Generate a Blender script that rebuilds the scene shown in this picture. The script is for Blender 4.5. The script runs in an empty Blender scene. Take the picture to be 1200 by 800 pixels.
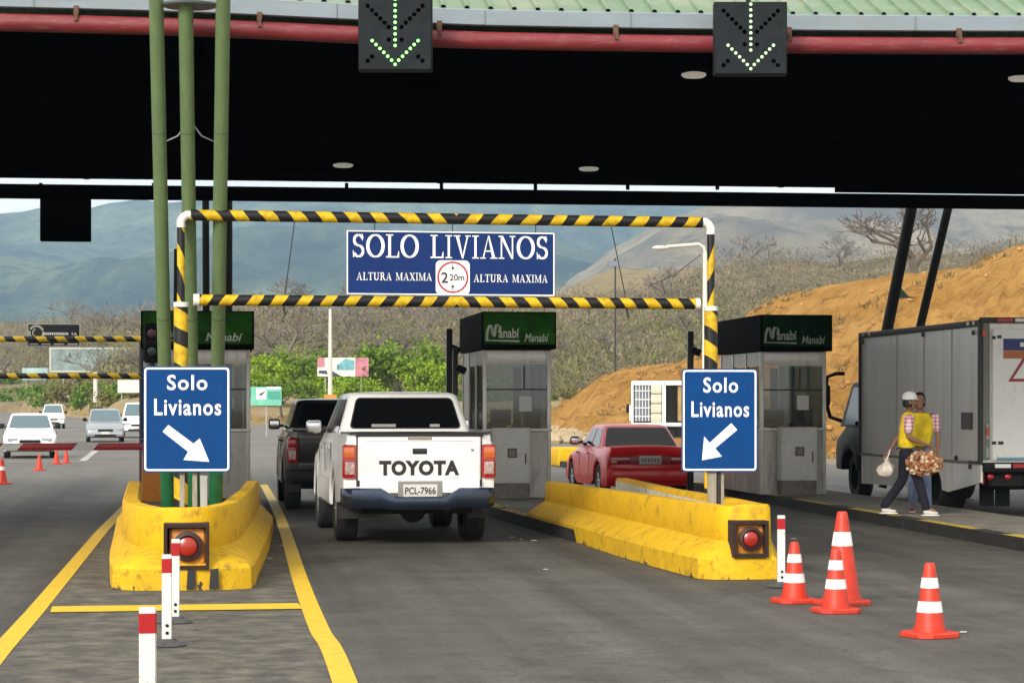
import bpy, bmesh, math, random
from mathutils import Vector, Matrix, noise
random.seed(7)
R = math.radians
SC = bpy.context.scene
COL = SC.collection
# ---------------------------------------------------------------- camera, world, sun, exposure
F = 2800.0; HY = 473.0; EYE = 1.65; TH = R(7.3)        # focal length and horizon in photo pixels (1200 wide)
cam = bpy.data.cameras.new('camera'); camo = bpy.data.objects.new('camera', cam); COL.objects.link(camo)
camo.location = (0, 0, EYE); camo.rotation_euler = (R(90), 0, -TH)
cam.sensor_width = 36; cam.lens = 36 * F / 1200; cam.shift_y = (HY - 400) / 1200
cam.clip_start = 0.3; cam.clip_end = 20000
SC.camera = camo
world = bpy.data.worlds.new('World'); SC.world = world; world.use_nodes = True
wt = world.node_tree; bg = wt.nodes['Background']
sky = wt.nodes.new('ShaderNodeTexSky'); sky.sky_type = 'NISHITA'; sky.sun_disc = False
SUN_EL = R(27); SUN_AZ = R(213)        # azimuth clockwise from +Y: behind the camera, to the left
sky.sun_elevation = SUN_EL; sky.sun_rotation = SUN_AZ
sky.air_density = 1.0; sky.dust_density = 6.0; sky.ozone_density = 1.0
# thin overcast: part of the sky's blue is drained to the same brightness of grey-white
hsv = wt.nodes.new('ShaderNodeHueSaturation'); hsv.inputs['Saturation'].default_value = 0.22
wt.links.new(sky.outputs[0], hsv.inputs['Color']); 
ctc = wt.nodes.new('ShaderNodeTexCoord'); cmp_ = wt.nodes.new('ShaderNodeMapping'); cmp_.inputs['Scale'].default_value = (1, 1, 2.6)
cn = wt.nodes.new('ShaderNodeTexNoise'); cn.inputs['Scale'].default_value = 2.1; cn.inputs['Detail'].default_value = 7; cn.inputs['Roughness'].default_value = .6
cr_ = wt.nodes.new('ShaderNodeMapRange'); cr_.inputs[1].default_value = .3; cr_.inputs[2].default_value = .62; cr_.inputs[3].default_value = .55; cr_.inputs[4].default_value = .95
cm = wt.nodes.new('ShaderNodeMix'); cm.data_type = 'RGBA'; cm.inputs[7].default_value = (6.2, 6.1, 5.9, 1)
wt.links.new(ctc.outputs['Generated'], cmp_.inputs[0]); wt.links.new(cmp_.outputs[0], cn.inputs['Vector']); wt.links.new(cn.outputs[0], cr_.inputs[0]); wt.links.new(cr_.outputs[0], cm.inputs[0])
wt.links.new(hsv.outputs[0], cm.inputs[6]); wt.links.new(cm.outputs[2], bg.inputs[0])
bg.inputs[1].default_value = 0.15
sl = bpy.data.lights.new('sun', 'SUN'); sl.energy = 2.2; sl.angle = R(16); sl.color = (1, .92, .80)
so = bpy.data.objects.new('sun', sl); COL.objects.link(so)
sd = Vector((math.sin(SUN_AZ) * math.cos(SUN_EL), math.cos(SUN_AZ) * math.cos(SUN_EL), math.sin(SUN_EL)))
so.rotation_euler = sd.to_track_quat('Z', 'Y').to_euler(); so.location = (0, 0, 60)
SC.view_settings.view_transform = 'Standard'; SC.view_settings.look = 'None'
SC.view_settings.exposure = 0.80; SC.view_settings.gamma = 1.0
SC.cycles.max_bounces = 6; SC.cycles.transparent_max_bounces = 12; SC.cycles.volume_bounces = 0

FX, FY = math.sin(TH), math.cos(TH)
def at(px, py, D):
    xc = (px - 600) / F * D
    return Vector((D * FX + xc * FY, D * FY - xc * FX, EYE + (HY - py) / F * D))
def gd(px, py, z=0.0):
    return at(px, py, F * (EYE - z) / (py - HY))

# ---------------------------------------------------------------- materials
MATS = {}
def mat(name, col, rough=.6, metal=0.0, var=0.0, vs=3.0, dirt=None, dirt_amt=0.0, ds=2.0, bump=0.0, bs=40.0, spec=.5, coat=0.0, emit=None, es=0.0, streak=None):
    if name in MATS: return MATS[name]
    m = bpy.data.materials.new(name); m.use_nodes = True; nt = m.node_tree; N = nt.nodes; L = nt.links
    b = N['Principled BSDF']
    b.inputs['Base Color'].default_value = (*col, 1); b.inputs['Roughness'].default_value = rough
    b.inputs['Metallic'].default_value = metal; b.inputs['Specular IOR Level'].default_value = spec
    b.inputs['Coat Weight'].default_value = coat; b.inputs['Coat Roughness'].default_value = .05
    if emit:
        b.inputs['Emission Color'].default_value = (*emit, 1); b.inputs['Emission Strength'].default_value = es
    tc = N.new('ShaderNodeTexCoord'); cur = None
    if streak:
        mp = N.new('ShaderNodeMapping'); mp.inputs['Scale'].default_value = streak; L.new(tc.outputs['Object'], mp.inputs[0]); src = mp.outputs[0]
    else: src = tc.outputs['Object']
    if var > 0:
        n = N.new('ShaderNodeTexNoise'); n.inputs['Scale'].default_value = vs; n.inputs['Detail'].default_value = 6; n.inputs['Roughness'].default_value = .65
        L.new(src, n.inputs['Vector'])
        r = N.new('ShaderNodeValToRGB'); r.color_ramp.elements[0].position = .3; r.color_ramp.elements[1].position = .7
        r.color_ramp.elements[0].color = (*[c * (1 - var) for c in col], 1); r.color_ramp.elements[1].color = (*[min(1, c * (1 + var)) for c in col], 1)
        L.new(n.outputs[0], r.inputs[0]); cur = r.outputs[0]
    if dirt:
        n = N.new('ShaderNodeTexNoise'); n.inputs['Scale'].default_value = ds; n.inputs['Detail'].default_value = 8; n.inputs['Roughness'].default_value = .7
        L.new(src, n.inputs['Vector'])
        r = N.new('ShaderNodeMapRange'); r.inputs[1].default_value = .62 - .3 * dirt_amt; r.inputs[2].default_value = .82 - .25 * dirt_amt
        L.new(n.outputs[0], r.inputs[0])
        mx = N.new('ShaderNodeMix'); mx.data_type = 'RGBA'; mx.inputs[7].default_value = (*dirt, 1)
        if cur: L.new(cur, mx.inputs[6])
        else: mx.inputs[6].default_value = (*col, 1)
        L.new(r.outputs[0], mx.inputs[0]); cur = mx.outputs[2]
    if cur: L.new(cur, b.inputs['Base Color'])
    if bump > 0:
        n = N.new('ShaderNodeTexNoise'); n.inputs['Scale'].default_value = bs; n.inputs['Detail'].default_value = 5
        L.new(tc.outputs['Object'], n.inputs['Vector'])
        bm_ = N.new('ShaderNodeBump'); bm_.inputs['Strength'].default_value = bump; bm_.inputs['Distance'].default_value = .02
        L.new(n.outputs[0], bm_.inputs['Height']); L.new(bm_.outputs[0], b.inputs['Normal'])
    MATS[name] = m
    return m

def chips(m, zlim, thr, col=(.045, .04, .034), sc=7.0):
    nt = m.node_tree; b = nt.nodes['Principled BSDF']; tc = nt.nodes.new('ShaderNodeTexCoord'); s = nt.nodes.new('ShaderNodeSeparateXYZ'); nt.links.new(tc.outputs['Object'], s.inputs[0])
    n = nt.nodes.new('ShaderNodeTexNoise'); n.inputs['Scale'].default_value = sc; n.inputs['Detail'].default_value = 9; n.inputs['Roughness'].default_value = .72; nt.links.new(tc.outputs['Object'], n.inputs['Vector'])
    r = nt.nodes.new('ShaderNodeMapRange'); r.inputs[1].default_value = 0; r.inputs[2].default_value = zlim; r.inputs[3].default_value = thr; r.inputs[4].default_value = .70; nt.links.new(s.outputs[2], r.inputs[0])
    g = nt.nodes.new('ShaderNodeMath'); g.operation = 'GREATER_THAN'; nt.links.new(n.outputs[0], g.inputs[0]); nt.links.new(r.outputs[0], g.inputs[1])
    x = nt.nodes.new('ShaderNodeMix'); x.data_type = 'RGBA'; x.inputs[7].default_value = (*col, 1); nt.links.new(g.outputs[0], x.inputs[0])
    src = b.inputs['Base Color'].links[0].from_socket; nt.links.new(src, x.inputs[6]); nt.links.new(x.outputs[2], b.inputs['Base Color'])
def math_node(nt, op, a, b=None, c=None):
    n = nt.nodes.new('ShaderNodeMath'); n.operation = op
    for i, v in enumerate((a, b, c)):
        if v is None: continue
        if isinstance(v, (int, float)): n.inputs[i].default_value = v
        else: nt.links.new(v, n.inputs[i])
    return n.outputs[0]

def stripe_mat(name, along, across, pitch, lean, centre=None, yel=(.62, .40, .012), duty=.5):
    """yellow and black tape wound round a pipe; with `centre` the lean flips there"""
    m = bpy.data.materials.new(name); m.use_nodes = True; nt = m.node_tree; b = nt.nodes['Principled BSDF']
    tc = nt.nodes.new('ShaderNodeTexCoord'); s = nt.nodes.new('ShaderNodeSeparateXYZ'); nt.links.new(tc.outputs['Object'], s.inputs[0])
    u = s.outputs['XYZ'.index(along)]; v = s.outputs['XYZ'.index(across)]
    nz = nt.nodes.new('ShaderNodeTexNoise'); nz.inputs['Scale'].default_value = 1.7; nt.links.new(tc.outputs['Object'], nz.inputs['Vector'])
    if centre is not None: u = math_node(nt, 'ABSOLUTE', math_node(nt, 'SUBTRACT', u, centre))
    t = math_node(nt, 'ADD', u, math_node(nt, 'MULTIPLY', v, lean))
    t = math_node(nt, 'ADD', t, math_node(nt, 'MULTIPLY', nz.outputs[0], pitch * .5))
    t = math_node(nt, 'FRACT', math_node(nt, 'DIVIDE', math_node(nt, 'ADD', t, 50 * pitch), pitch))
    f = math_node(nt, 'LESS_THAN', t, duty)
    n2 = nt.nodes.new('ShaderNodeTexNoise'); n2.inputs['Scale'].default_value = 14; n2.inputs['Detail'].default_value = 6; nt.links.new(tc.outputs['Object'], n2.inputs['Vector'])
    r = nt.nodes.new('ShaderNodeValToRGB'); r.color_ramp.elements[0].position = .3; r.color_ramp.elements[1].position = .6
    r.color_ramp.elements[0].color = (*[c * .6 for c in yel], 1); r.color_ramp.elements[1].color = (*yel, 1)
    nt.links.new(n2.outputs[0], r.inputs[0])
    mx = nt.nodes.new('ShaderNodeMix'); mx.data_type = 'RGBA'; mx.inputs[6].default_value = (.011, .011, .012, 1)
    nt.links.new(r.outputs[0], mx.inputs[7]); nt.links.new(f, mx.inputs[0]); nt.links.new(mx.outputs[2], b.inputs['Base Color'])
    b.inputs['Roughness'].default_value = .45; b.inputs['Specular IOR Level'].default_value = .3
    return m

M_blk = mat('black_plastic', (.008, .008, .009), .6, spec=.25, var=.3)
M_rub = mat('tyre_rubber', (.014, .014, .014), .85, var=.3, vs=20)
M_under = mat('underbody_black', (.006, .006, .006), .9)
M_yel = mat('yellow_barrier_paint', (.62, .36, .003), .7, spec=.3, var=.08, vs=2, dirt=(.20, .12, .02), dirt_amt=.28, ds=5, bump=.5, bs=22)
M_yelkerb = mat('yellow_barrier_base_paint', (.60, .36, .008), .75, spec=.3, var=.12, vs=4, dirt=(.12, .08, .02), dirt_amt=.34, ds=8, bump=.5, bs=18)
M_conc = mat('concrete', (.21, .19, .16), .85, var=.25, vs=4, dirt=(.08, .07, .055), dirt_amt=.5, ds=3, bump=.35, bs=30)
M_green = mat('green_column_paint', (.115, .18, .075), .5, var=.14, vs=2.2, dirt=(.15, .16, .10), dirt_amt=.35, ds=9, streak=(6, 6, .6), bump=.08)
M_greenshade = mat('column_paint_shade', (.006, .008, .006), .8)  # green column paint with the shade under the canopy put into its colour
M_signblue = mat('sign_blue', (.002, .042, .165), .6, spec=.1, var=.1, vs=4, dirt=(.03, .06, .14), dirt_amt=.1, ds=14)
M_banner = mat('banner_blue', (.003, .022, .115), .6, spec=.2, var=.15, vs=3)
M_white = mat('sign_white', (.78, .78, .76), .5, var=.05)
M_signback = mat('galvanised_steel', (.28, .29, .29), .45, metal=.6, var=.2, vs=8)
M_steel = mat('stainless_steel', (.68, .66, .61), .34, metal=.2, var=.06, vs=2.5, dirt=(.25, .23, .19), dirt_amt=.22, ds=3, bump=.05, streak=(3, 3, .8))
M_steeld = mat('dull_steel_panel', (.44, .42, .38), .36, metal=.25, var=.10, vs=2, dirt=(.14, .125, .10), dirt_amt=.28, ds=2.2, streak=(3, 3, .8))
M_post = mat('weathered_post', (.24, .22, .17), .7, var=.3, vs=6, streak=(6, 6, 1))
M_cab = mat('cabinet_white', (.62, .61, .56), .5, var=.08, vs=3, dirt=(.25, .22, .17), dirt_amt=.2, ds=6)
M_fascia = mat('fascia_grey_blue', (.19, .235, .27), .5, var=.1, vs=.9, dirt=(.20, .22, .21), dirt_amt=.4, ds=2, streak=(2, 2, 8))
M_roofg = mat('roof_green', (.13, .21, .12), .5, var=.14, vs=.8, dirt=(.22, .25, .17), dirt_amt=.45, ds=1.6)
M_redpipe = mat('red_pipe_paint', (.165, .016, .022), .45, var=.18, vs=1.5, dirt=(.22, .085, .08), dirt_amt=.35, ds=5, streak=(1, 6, 6))
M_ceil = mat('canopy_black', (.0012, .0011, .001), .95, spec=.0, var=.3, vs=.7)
M_wpaint = mat('car_white_paint', (.82, .82, .80), .28, coat=.6, var=.03, vs=2, dirt=(.50, .47, .41), dirt_amt=.12, ds=2.2)
M_dpaint = mat('car_dark_brown_paint', (.022, .017, .014), .3, metal=.3, coat=.35, var=.1)
M_rpaint = mat('car_red_paint', (.78, .008, .012), .35, coat=.3, var=.08)
M_spaint = mat('car_silver_paint', (.30, .33, .35), .35, metal=.5, coat=.4)
M_glass = mat('car_glass', (.004, .0045, .005), .05, spec=.35, coat=.0)
M_glassl = mat('windscreen_glass', (.08, .13, .15), .06, spec=.9)
M_chrome = mat('chrome', (.7, .71, .73), .15, metal=1.0)
M_bump = mat('bumper_steel', (.055, .075, .115), .25, metal=.8, var=.1)
M_rim = mat('wheel_rim', (.35, .35, .36), .35, metal=.8)
M_lred = mat('lamp_red', (.35, .008, .010), .15, coat=.8)
M_lora = mat('lamp_orange', (.60, .13, .02), .15, coat=.8)
M_lwht = mat('lamp_clear', (.25, .27, .28), .12, coat=.8)
M_trim = mat('black_trim', (.015, .015, .016), .4)
M_plate = mat('licence_plate', (.55, .54, .50), .4)
M_ink = mat('ink_black', (.012, .012, .014), .5)
M_cone = mat('cone_orange', (.52, .030, .008), .5, var=.14, vs=9, dirt=(.22, .03, .015), dirt_amt=.3, ds=8)
M_refl = mat('reflective_white', (.75, .74, .70), .35, var=.08, vs=12, dirt=(.4, .38, .33), dirt_amt=.15, ds=20)
M_bolw = mat('bollard_white', (.66, .65, .61), .55, var=.06, dirt=(.18, .17, .15), dirt_amt=.22, ds=18)
M_bolr = mat('bollard_red_band', (.36, .008, .012), .35)
M_signgreen = mat('booth_sign_green', (.016, .085, .008), .7, spec=.1, var=.75, vs=2.2)
M_signdark = mat('booth_sign_dark', (.003, .0035, .003), .9, spec=.05)
M_paintline = mat('yellow_road_paint', (.66, .43, .012), .6, var=.12, vs=7, dirt=(.22, .17, .06), dirt_amt=.2, ds=11, bump=.2, bs=80)
M_whiteline = mat('white_road_paint', (.42, .40, .35), .7, var=.2, vs=5, dirt=(.12, .11, .10), dirt_amt=.5, ds=8)
M_led = mat('led_green_lit', (.1, .4, .1), .4, emit=(.30, 1.0, .20), es=1.1)
M_ledoff = mat('led_unlit', (.0012, .0012, .0012), 1.0, spec=.0)
M_ledbox = mat('signal_face', (.016, .020, .023), .8, spec=.1, var=.2, vs=6)
M_bark = mat('bark_grey', (.10, .085, .07), .9, var=.3, vs=3)
M_barkl = mat('bark_dry', (.15, .125, .10), .9, var=.3, vs=1)
M_pole = mat('pole_pale', (.55, .54, .47), .6, var=.1)
M_boxside = mat('truck_box_panel', (.84, .82, .78), .5, metal=.15, var=.05, vs=.8, dirt=(.66, .62, .56), dirt_amt=.3, ds=1.2, streak=(1, 3, .35))
M_boxrear = mat('truck_rear_white', (.8, .8, .77), .45, var=.05, dirt=(.3, .3, .28), dirt_amt=.2, ds=3)
M_skin = mat('skin', (.23, .115, .07), .55)
M_vest = mat('vest_yellow', (.85, .60, .015), .8, var=.22, vs=14, bump=.5, bs=25)
M_jean = mat('jeans_light', (.16, .20, .32), .9, var=.3, vs=12)
M_navy = mat('trousers_navy', (.005, .005, .014), .9, var=.3, vs=8)
M_hair = mat('hair_black', (.008, .006, .005), .6)
M_capw = mat('cap_white', (.66, .68, .64), .8, var=.08)
def plaid():
    m = bpy.data.materials.new('plaid_pink'); m.use_nodes = True; nt = m.node_tree; b = nt.nodes['Principled BSDF']
    tc = nt.nodes.new('ShaderNodeTexCoord'); s = nt.nodes.new('ShaderNodeSeparateXYZ'); nt.links.new(tc.outputs['Object'], s.inputs[0])
    fs = []
    for o in (0, 2):
        fs.append(math_node(nt, 'LESS_THAN', math_node(nt, 'FRACT', math_node(nt, 'MULTIPLY', math_node(nt, 'ADD', s.outputs[o], 5), 19)), .45))
    f = math_node(nt, 'MULTIPLY', math_node(nt, 'ADD', fs[0], fs[1]), .5)
    mx = nt.nodes.new('ShaderNodeMix'); mx.data_type = 'RGBA'; mx.inputs[6].default_value = (.70, .62, .66, 1); mx.inputs[7].default_value = (.45, .06, .13, 1)
    nt.links.new(f, mx.inputs[0]); nt.links.new(mx.outputs[2], b.inputs['Base Color']); b.inputs['Roughness'].default_value = .9
    return m
M_plaid = plaid()
def pane_mat():
    m = bpy.data.materials.new('window_glass'); m.use_nodes = True; nt = m.node_tree; N = nt.nodes
    t = N.new('ShaderNodeBsdfTransparent'); t.inputs[0].default_value = (.42, .46, .42, 1)
    g = N.new('ShaderNodeBsdfGlossy'); g.inputs['Roughness'].default_value = .04; g.inputs[0].default_value = (.9, .9, .9, 1)
    mx = N.new('ShaderNodeMixShader'); mx.inputs[0].default_value = .07
    N.remove(N['Principled BSDF'])
    nt.links.new(t.outputs[0], mx.inputs[1]); nt.links.new(g.outputs[0], mx.inputs[2]); nt.links.new(mx.outputs[0], N['Material Output'].inputs[0])
    return m
M_pane = pane_mat()

# ---------------------------------------------------------------- geometry helpers
class G:
    def __init__(s): s.v = []; s.f = []
    def add(s, vs, fs):
        o = len(s.v); s.v += [tuple(p) for p in vs]; s.f += [tuple(i + o for i in f) for f in fs]; return s
    def box(s, c, size, bev=0.0, rz=0.0, M=None, taper=None):
        hx, hy, hz = size[0] / 2, size[1] / 2, size[2] / 2
        b = min(bev, hx * .95, hy * .95, hz * .95)
        if b <= 0:
            vs = [(x, y, z) for z in (-hz, hz) for x, y in ((-hx, -hy), (hx, -hy), (hx, hy), (-hx, hy))]
            fs = [(3, 2, 1, 0), (4, 5, 6, 7), (0, 1, 5, 4), (1, 2, 6, 5), (2, 3, 7, 6), (3, 0, 4, 7)]
        else:                                                     # rings of an 8-gon: chamfered on every edge
            def ring(ax, ay, z):
                k = b if ax == hx else 0
                x0, y0 = ax, ay
                c_ = b if ax == hx else b * .001
                return [(-x0 + c_, -y0, z), (x0 - c_, -y0, z), (x0, -y0 + c_, z), (x0, y0 - c_, z), (x0 - c_, y0, z), (-x0 + c_, y0, z), (-x0, y0 - c_, z), (-x0, -y0 + c_, z)]
            def ring2(k, z):                                      # k: inset
                x0, y0 = hx - k, hy - k; c_ = b - k * .6
                return [(-x0 + c_, -y0, z), (x0 - c_, -y0, z), (x0, -y0 + c_, z), (x0, y0 - c_, z), (x0 - c_, y0, z), (-x0 + c_, y0, z), (-x0, y0 - c_, z), (-x0, -y0 + c_, z)]
            rs = [ring2(b, -hz), ring2(b * .3, -hz + b * .3), ring2(0, -hz + b), ring2(0, hz - b), ring2(b * .3, hz - b * .3), ring2(b, hz)]
            vs = [p for r in rs for p in r]; fs = []
            for k in range(5):
                for i in range(8): fs.append((k * 8 + i, k * 8 + (i + 1) % 8, k * 8 + 8 + (i + 1) % 8, k * 8 + 8 + i))
            fs.append(tuple(range(7, -1, -1))); fs.append(tuple(range(40, 48)))
        if taper: vs = [(x * (taper[0] if z > 0 else 1), y * (taper[1] if z > 0 else 1), z) for x, y, z in vs]
        cc = Vector(c)
        T = Matrix.Rotation(rz, 4, 'Z') if M is None else M
        return s.add([(T @ Vector(p)) + cc for p in vs], fs)
    def cyl(s, p0, p1, r0, r1=None, n=12, cap=True):
        return s.tube([p0, p1], [r0, r0 if r1 is None else r1], n, cap)
    def tube(s, pts, r, n=8, cap=True):
        pts = [Vector(p) for p in pts]; k = len(pts)
        rs = r if isinstance(r, (list, tuple)) else [r] * k
        vs = []; up = None
        for i, p in enumerate(pts):
            d = (pts[min(i + 1, k - 1)] - pts[max(i - 1, 0)]).normalized()
            if up is None:
                a = Vector((0, 0, 1)) if abs(d.z) < .9 else Vector((1, 0, 0))
                up = d.cross(a).normalized()
            up = (up - d * up.dot(d)).normalized(); w = d.cross(up)
            for j in range(n):
                t = 2 * math.pi * j / n
                vs.append(p + (up * math.cos(t) + w * math.sin(t)) * rs[i])
        fs = []
        for i in range(k - 1):
            for j in range(n): fs.append((i * n + j, i * n + (j + 1) % n, (i + 1) * n + (j + 1) % n, (i + 1) * n + j))
        if cap: fs.append(tuple(range(n - 1, -1, -1))); fs.append(tuple((k - 1) * n + j for j in range(n)))
        return s.add(vs, fs)
    def loft(s, rings, cap=True, closed=True):
        n = len(rings[0]); vs = [p for r in rings for p in r]; fs = []
        for i in range(len(rings) - 1):
            for j in range(n if closed else n - 1):
                fs.append((i * n + j, i * n + (j + 1) % n, (i + 1) * n + (j + 1) % n, (i + 1) * n + j))
        if cap and closed: fs.append(tuple(range(n - 1, -1, -1))); fs.append(tuple((len(rings) - 1) * n + j for j in range(n)))
        return s.add(vs, fs)
    def lathe(s, c, prof, n=20, axis='Z', cap=False):
        """prof: (radius, height along axis)"""
        rings = []
        for r, h in prof:
            ring = []
            for j in range(n):
                t = 2 * math.pi * j / n; a, b = r * math.cos(t), r * math.sin(t)
                p = {'Z': (a, b, h), 'X': (h, a, b), 'Y': (a, h, b)}[axis]
                ring.append(Vector(p) + Vector(c))
            rings.append(ring)
        return s.loft(rings, cap=cap)
    def prism(s, poly, d0, d1, axis='Y'):
        """2D polygon extruded: axis Y -> poly is (x, z); axis Z -> (x, y); axis X -> (y, z)"""
        f = {'Y': lambda p, d: (p[0], d, p[1]), 'Z': lambda p, d: (p[0], p[1], d), 'X': lambda p, d: (d, p[0], p[1])}[axis]
        n = len(poly); vs = [f(p, d0) for p in poly] + [f(p, d1) for p in poly]
        fs = [tuple(range(n)), tuple(range(2 * n - 1, n - 1, -1))] + [(i, i + n, (i + 1) % n + n, (i + 1) % n) for i in range(n)]
        return s.add(vs, fs)
    def slab(s, pts, n, t):
        """flat polygon of 3D points thickened by t along normal n"""
        k = len(pts); n = Vector(n); p = [Vector(q) for q in pts]
        vs = [q + n * t for q in p] + p
        return s.add(vs, [tuple(range(k)), tuple(range(2 * k - 1, k - 1, -1))] + [(i, i + k, (i + 1) % k + k, (i + 1) % k) for i in range(k)])
    def sphere(s, c, r, n=12, m=8):
        rx, ry, rz = r if isinstance(r, (tuple, list)) else (r, r, r)
        rings = []
        for i in range(m + 1):
            a = math.pi * (.02 + .96 * i / m) - math.pi / 2
            rings.append([(c[0] + rx * math.cos(a) * math.cos(2 * math.pi * j / n), c[1] + ry * math.cos(a) * math.sin(2 * math.pi * j / n), c[2] + rz * math.sin(a)) for j in range(n)])
        return s.loft(rings)
    def build(s, name, m, parent=None, smooth=35, fix=True):
        me = bpy.data.meshes.new(name); me.from_pydata(s.v, [], s.f); me.update()
        if fix:
            bm = bmesh.new(); bm.from_mesh(me); bmesh.ops.recalc_face_normals(bm, faces=bm.faces); bm.to_mesh(me); bm.free()
        if smooth:
            me.polygons.foreach_set('use_smooth', [True] * len(me.polygons)); me.set_sharp_from_angle(angle=R(smooth))
        if m: me.materials.append(m)
        o = bpy.data.objects.new(name, me); COL.objects.link(o)
        if parent: o.parent = parent
        return o

def tag(o, label, cat, group=None, kind=None):
    if label: o['label'] = label
    if cat: o['category'] = cat
    if group: o['group'] = group
    if kind: o['kind'] = kind
    return o
def thing(name, label, cat, loc=(0, 0, 0), rz=0.0, group=None):
    o = bpy.data.objects.new(name, None); o.empty_display_size = .2; COL.objects.link(o)
    o.location = loc; o.rotation_euler = (0, 0, rz)
    return tag(o, label, cat, group)
def struct(o):
    o['kind'] = 'structure'; return o
def dup(root, loc, rz, label, group=None):
    def cp(o, par):
        c = o.copy(); COL.objects.link(c)
        if par: c.parent = par
        for ch in list(kids.get(o.name, [])): cp(ch, c)
        return c
    kids = {}
    for o in list(bpy.data.objects):
        if o.parent: kids.setdefault(o.parent.name, []).append(o)
    r = cp(root, None); r.location = loc; r.rotation_euler = (0, 0, rz); r['label'] = label
    if group: r['group'] = group
    return r

def text_geo(txt, w, h, bold=0.0, shear=0.0, spacing=1.0):
    """outline of a word as flat polygons fitted to w x h, lower-left at the origin"""
    cu = bpy.data.curves.new('t', 'FONT'); cu.body = txt; cu.offset = bold; cu.shear = shear; cu.resolution_u = 3; cu.space_character = spacing
    o = bpy.data.objects.new('t', cu); COL.objects.link(o)
    dg = bpy.context.evaluated_depsgraph_get(); dg.update()
    me = bpy.data.meshes.new_from_object(o.evaluated_get(dg))
    vs = [v.co.copy() for v in me.vertices]; fs = [tuple(p.vertices) for p in me.polygons]
    bpy.data.objects.remove(o); bpy.data.curves.remove(cu); bpy.data.meshes.remove(me)
    x0 = min(v.x for v in vs); x1 = max(v.x for v in vs); y0 = min(v.y for v in vs); y1 = max(v.y for v in vs)
    return [((v.x - x0) / (x1 - x0) * w, (v.y - y0) / (y1 - y0) * h) for v in vs], fs
def text_on(g, txt, x, z, w, h, y, bold=0.0, shear=0.0, spacing=1.0):
    """lettering on a face looking towards -Y; x,z = lower-left corner"""
    vs, fs = text_geo(txt, w, h, bold, shear, spacing)
    g.add([(x + a, y, z + b) for a, b in vs], fs)

# Roman serif capitals drawn as thick and thin strokes (unit height)
SER = {
 'I': (.36, [('r', .13, 0, .23, 1), ('r', .03, 0, .33, .05), ('r', .03, .95, .33, 1)]),
 'L': (.62, [('r', .12, 0, .24, 1), ('r', .02, .95, .34, 1), ('r', .02, 0, .60, .06), ('p', [(.52, .06), (.60, .06), (.60, .28), (.57, .28)])]),
 'T': (.68, [('r', .28, 0, .40, 1), ('r', .18, 0, .50, .05), ('r', .03, .94, .65, 1), ('p', [(.03, .94), (.07, .94), (.05, .76), (.03, .76)]), ('p', [(.61, .94), (.65, .94), (.65, .76), (.63, .76)])]),
 'V': (.76, [('p', [(.08, 1), (.22, 1), (.43, .0), (.37, .0)]), ('p', [(.60, 1), (.66, 1), (.43, 0), (.38, .06)]), ('r', .0, .95, .30, 1), ('r', .52, .95, .76, 1)]),
 'A': (.76, [('p', [(.34, 1), (.40, 1), (.68, 0), (.54, 0)]), ('p', [(.33, .93), (.37, 1), (.15, 0), (.09, 0)]), ('r', .2, .30, .56, .36), ('r', 0, 0, .24, .05), ('r', .45, 0, .76, .05)]),
 'N': (.80, [('r', .12, 0, .18, 1), ('r', .62, 0, .68, 1), ('p', [(.08, 1), (.22, 1), (.68, 0), (.60, 0)]), ('r', .02, 0, .28, .05), ('r', .52, .95, .78, 1), ('r', .02, .95, .2, 1)]),
 'U': (.76, [('r', .10, .28, .22, 1), ('r', .56, .28, .62, 1), ('r', .0, .95, .32, 1), ('r', .46, .95, .74, 1), ('a', .36, .28, .20, .25, 180, 360, .11, .07)]),
 'R': (.74, [('r', .12, 0, .24, 1), ('r', .02, 0, .34, .05), ('r', .02, .95, .30, 1), ('a', .30, .74, .20, .235, -90, 90, .06, .12), ('r', .2, .48, .34, .54), ('p', [(.30, .5), (.42, .5), (.72, 0), (.58, 0)]), ('r', .56, 0, .76, .05)]),
 'M': (.92, [('r', .11, 0, .16, 1), ('r', .70, 0, .82, 1), ('p', [(.08, 1), (.20, 1), (.46, .12), (.42, .0)]), ('p', [(.70, 1), (.76, 1), (.46, .0), (.42, .0)]), ('r', 0, 0, .26, .05), ('r', .60, 0, .92, .05), ('r', 0, .95, .18, 1), ('r', .74, .95, .92, 1)]),
 'X': (.74, [('p', [(.06, 1), (.22, 1), (.68, 0), (.52, 0)]), ('p', [(.58, 1), (.64, 1), (.16, 0), (.10, 0)]), ('r', 0, .95, .30, 1), ('r', .46, .95, .74, 1), ('r', 0, 0, .26, .05), ('r', .42, 0, .74, .05)]),
 'O': (.82, [('a', .41, .5, .34, .47, 0, 360, .14, .05)]),
 'S': (.60, [('a', .30, .74, .19, .22, 20, 270, .10, .07), ('a', .30, .27, .20, .23, -160, 90, .10, .07), ('p', [(.44, 1), (.49, 1), (.49, .72), (.46, .72)]), ('p', [(.06, 0), (.10, 0), (.08, .30), (.05, .30)])]),
 ' ': (.42, []),
}
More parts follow.
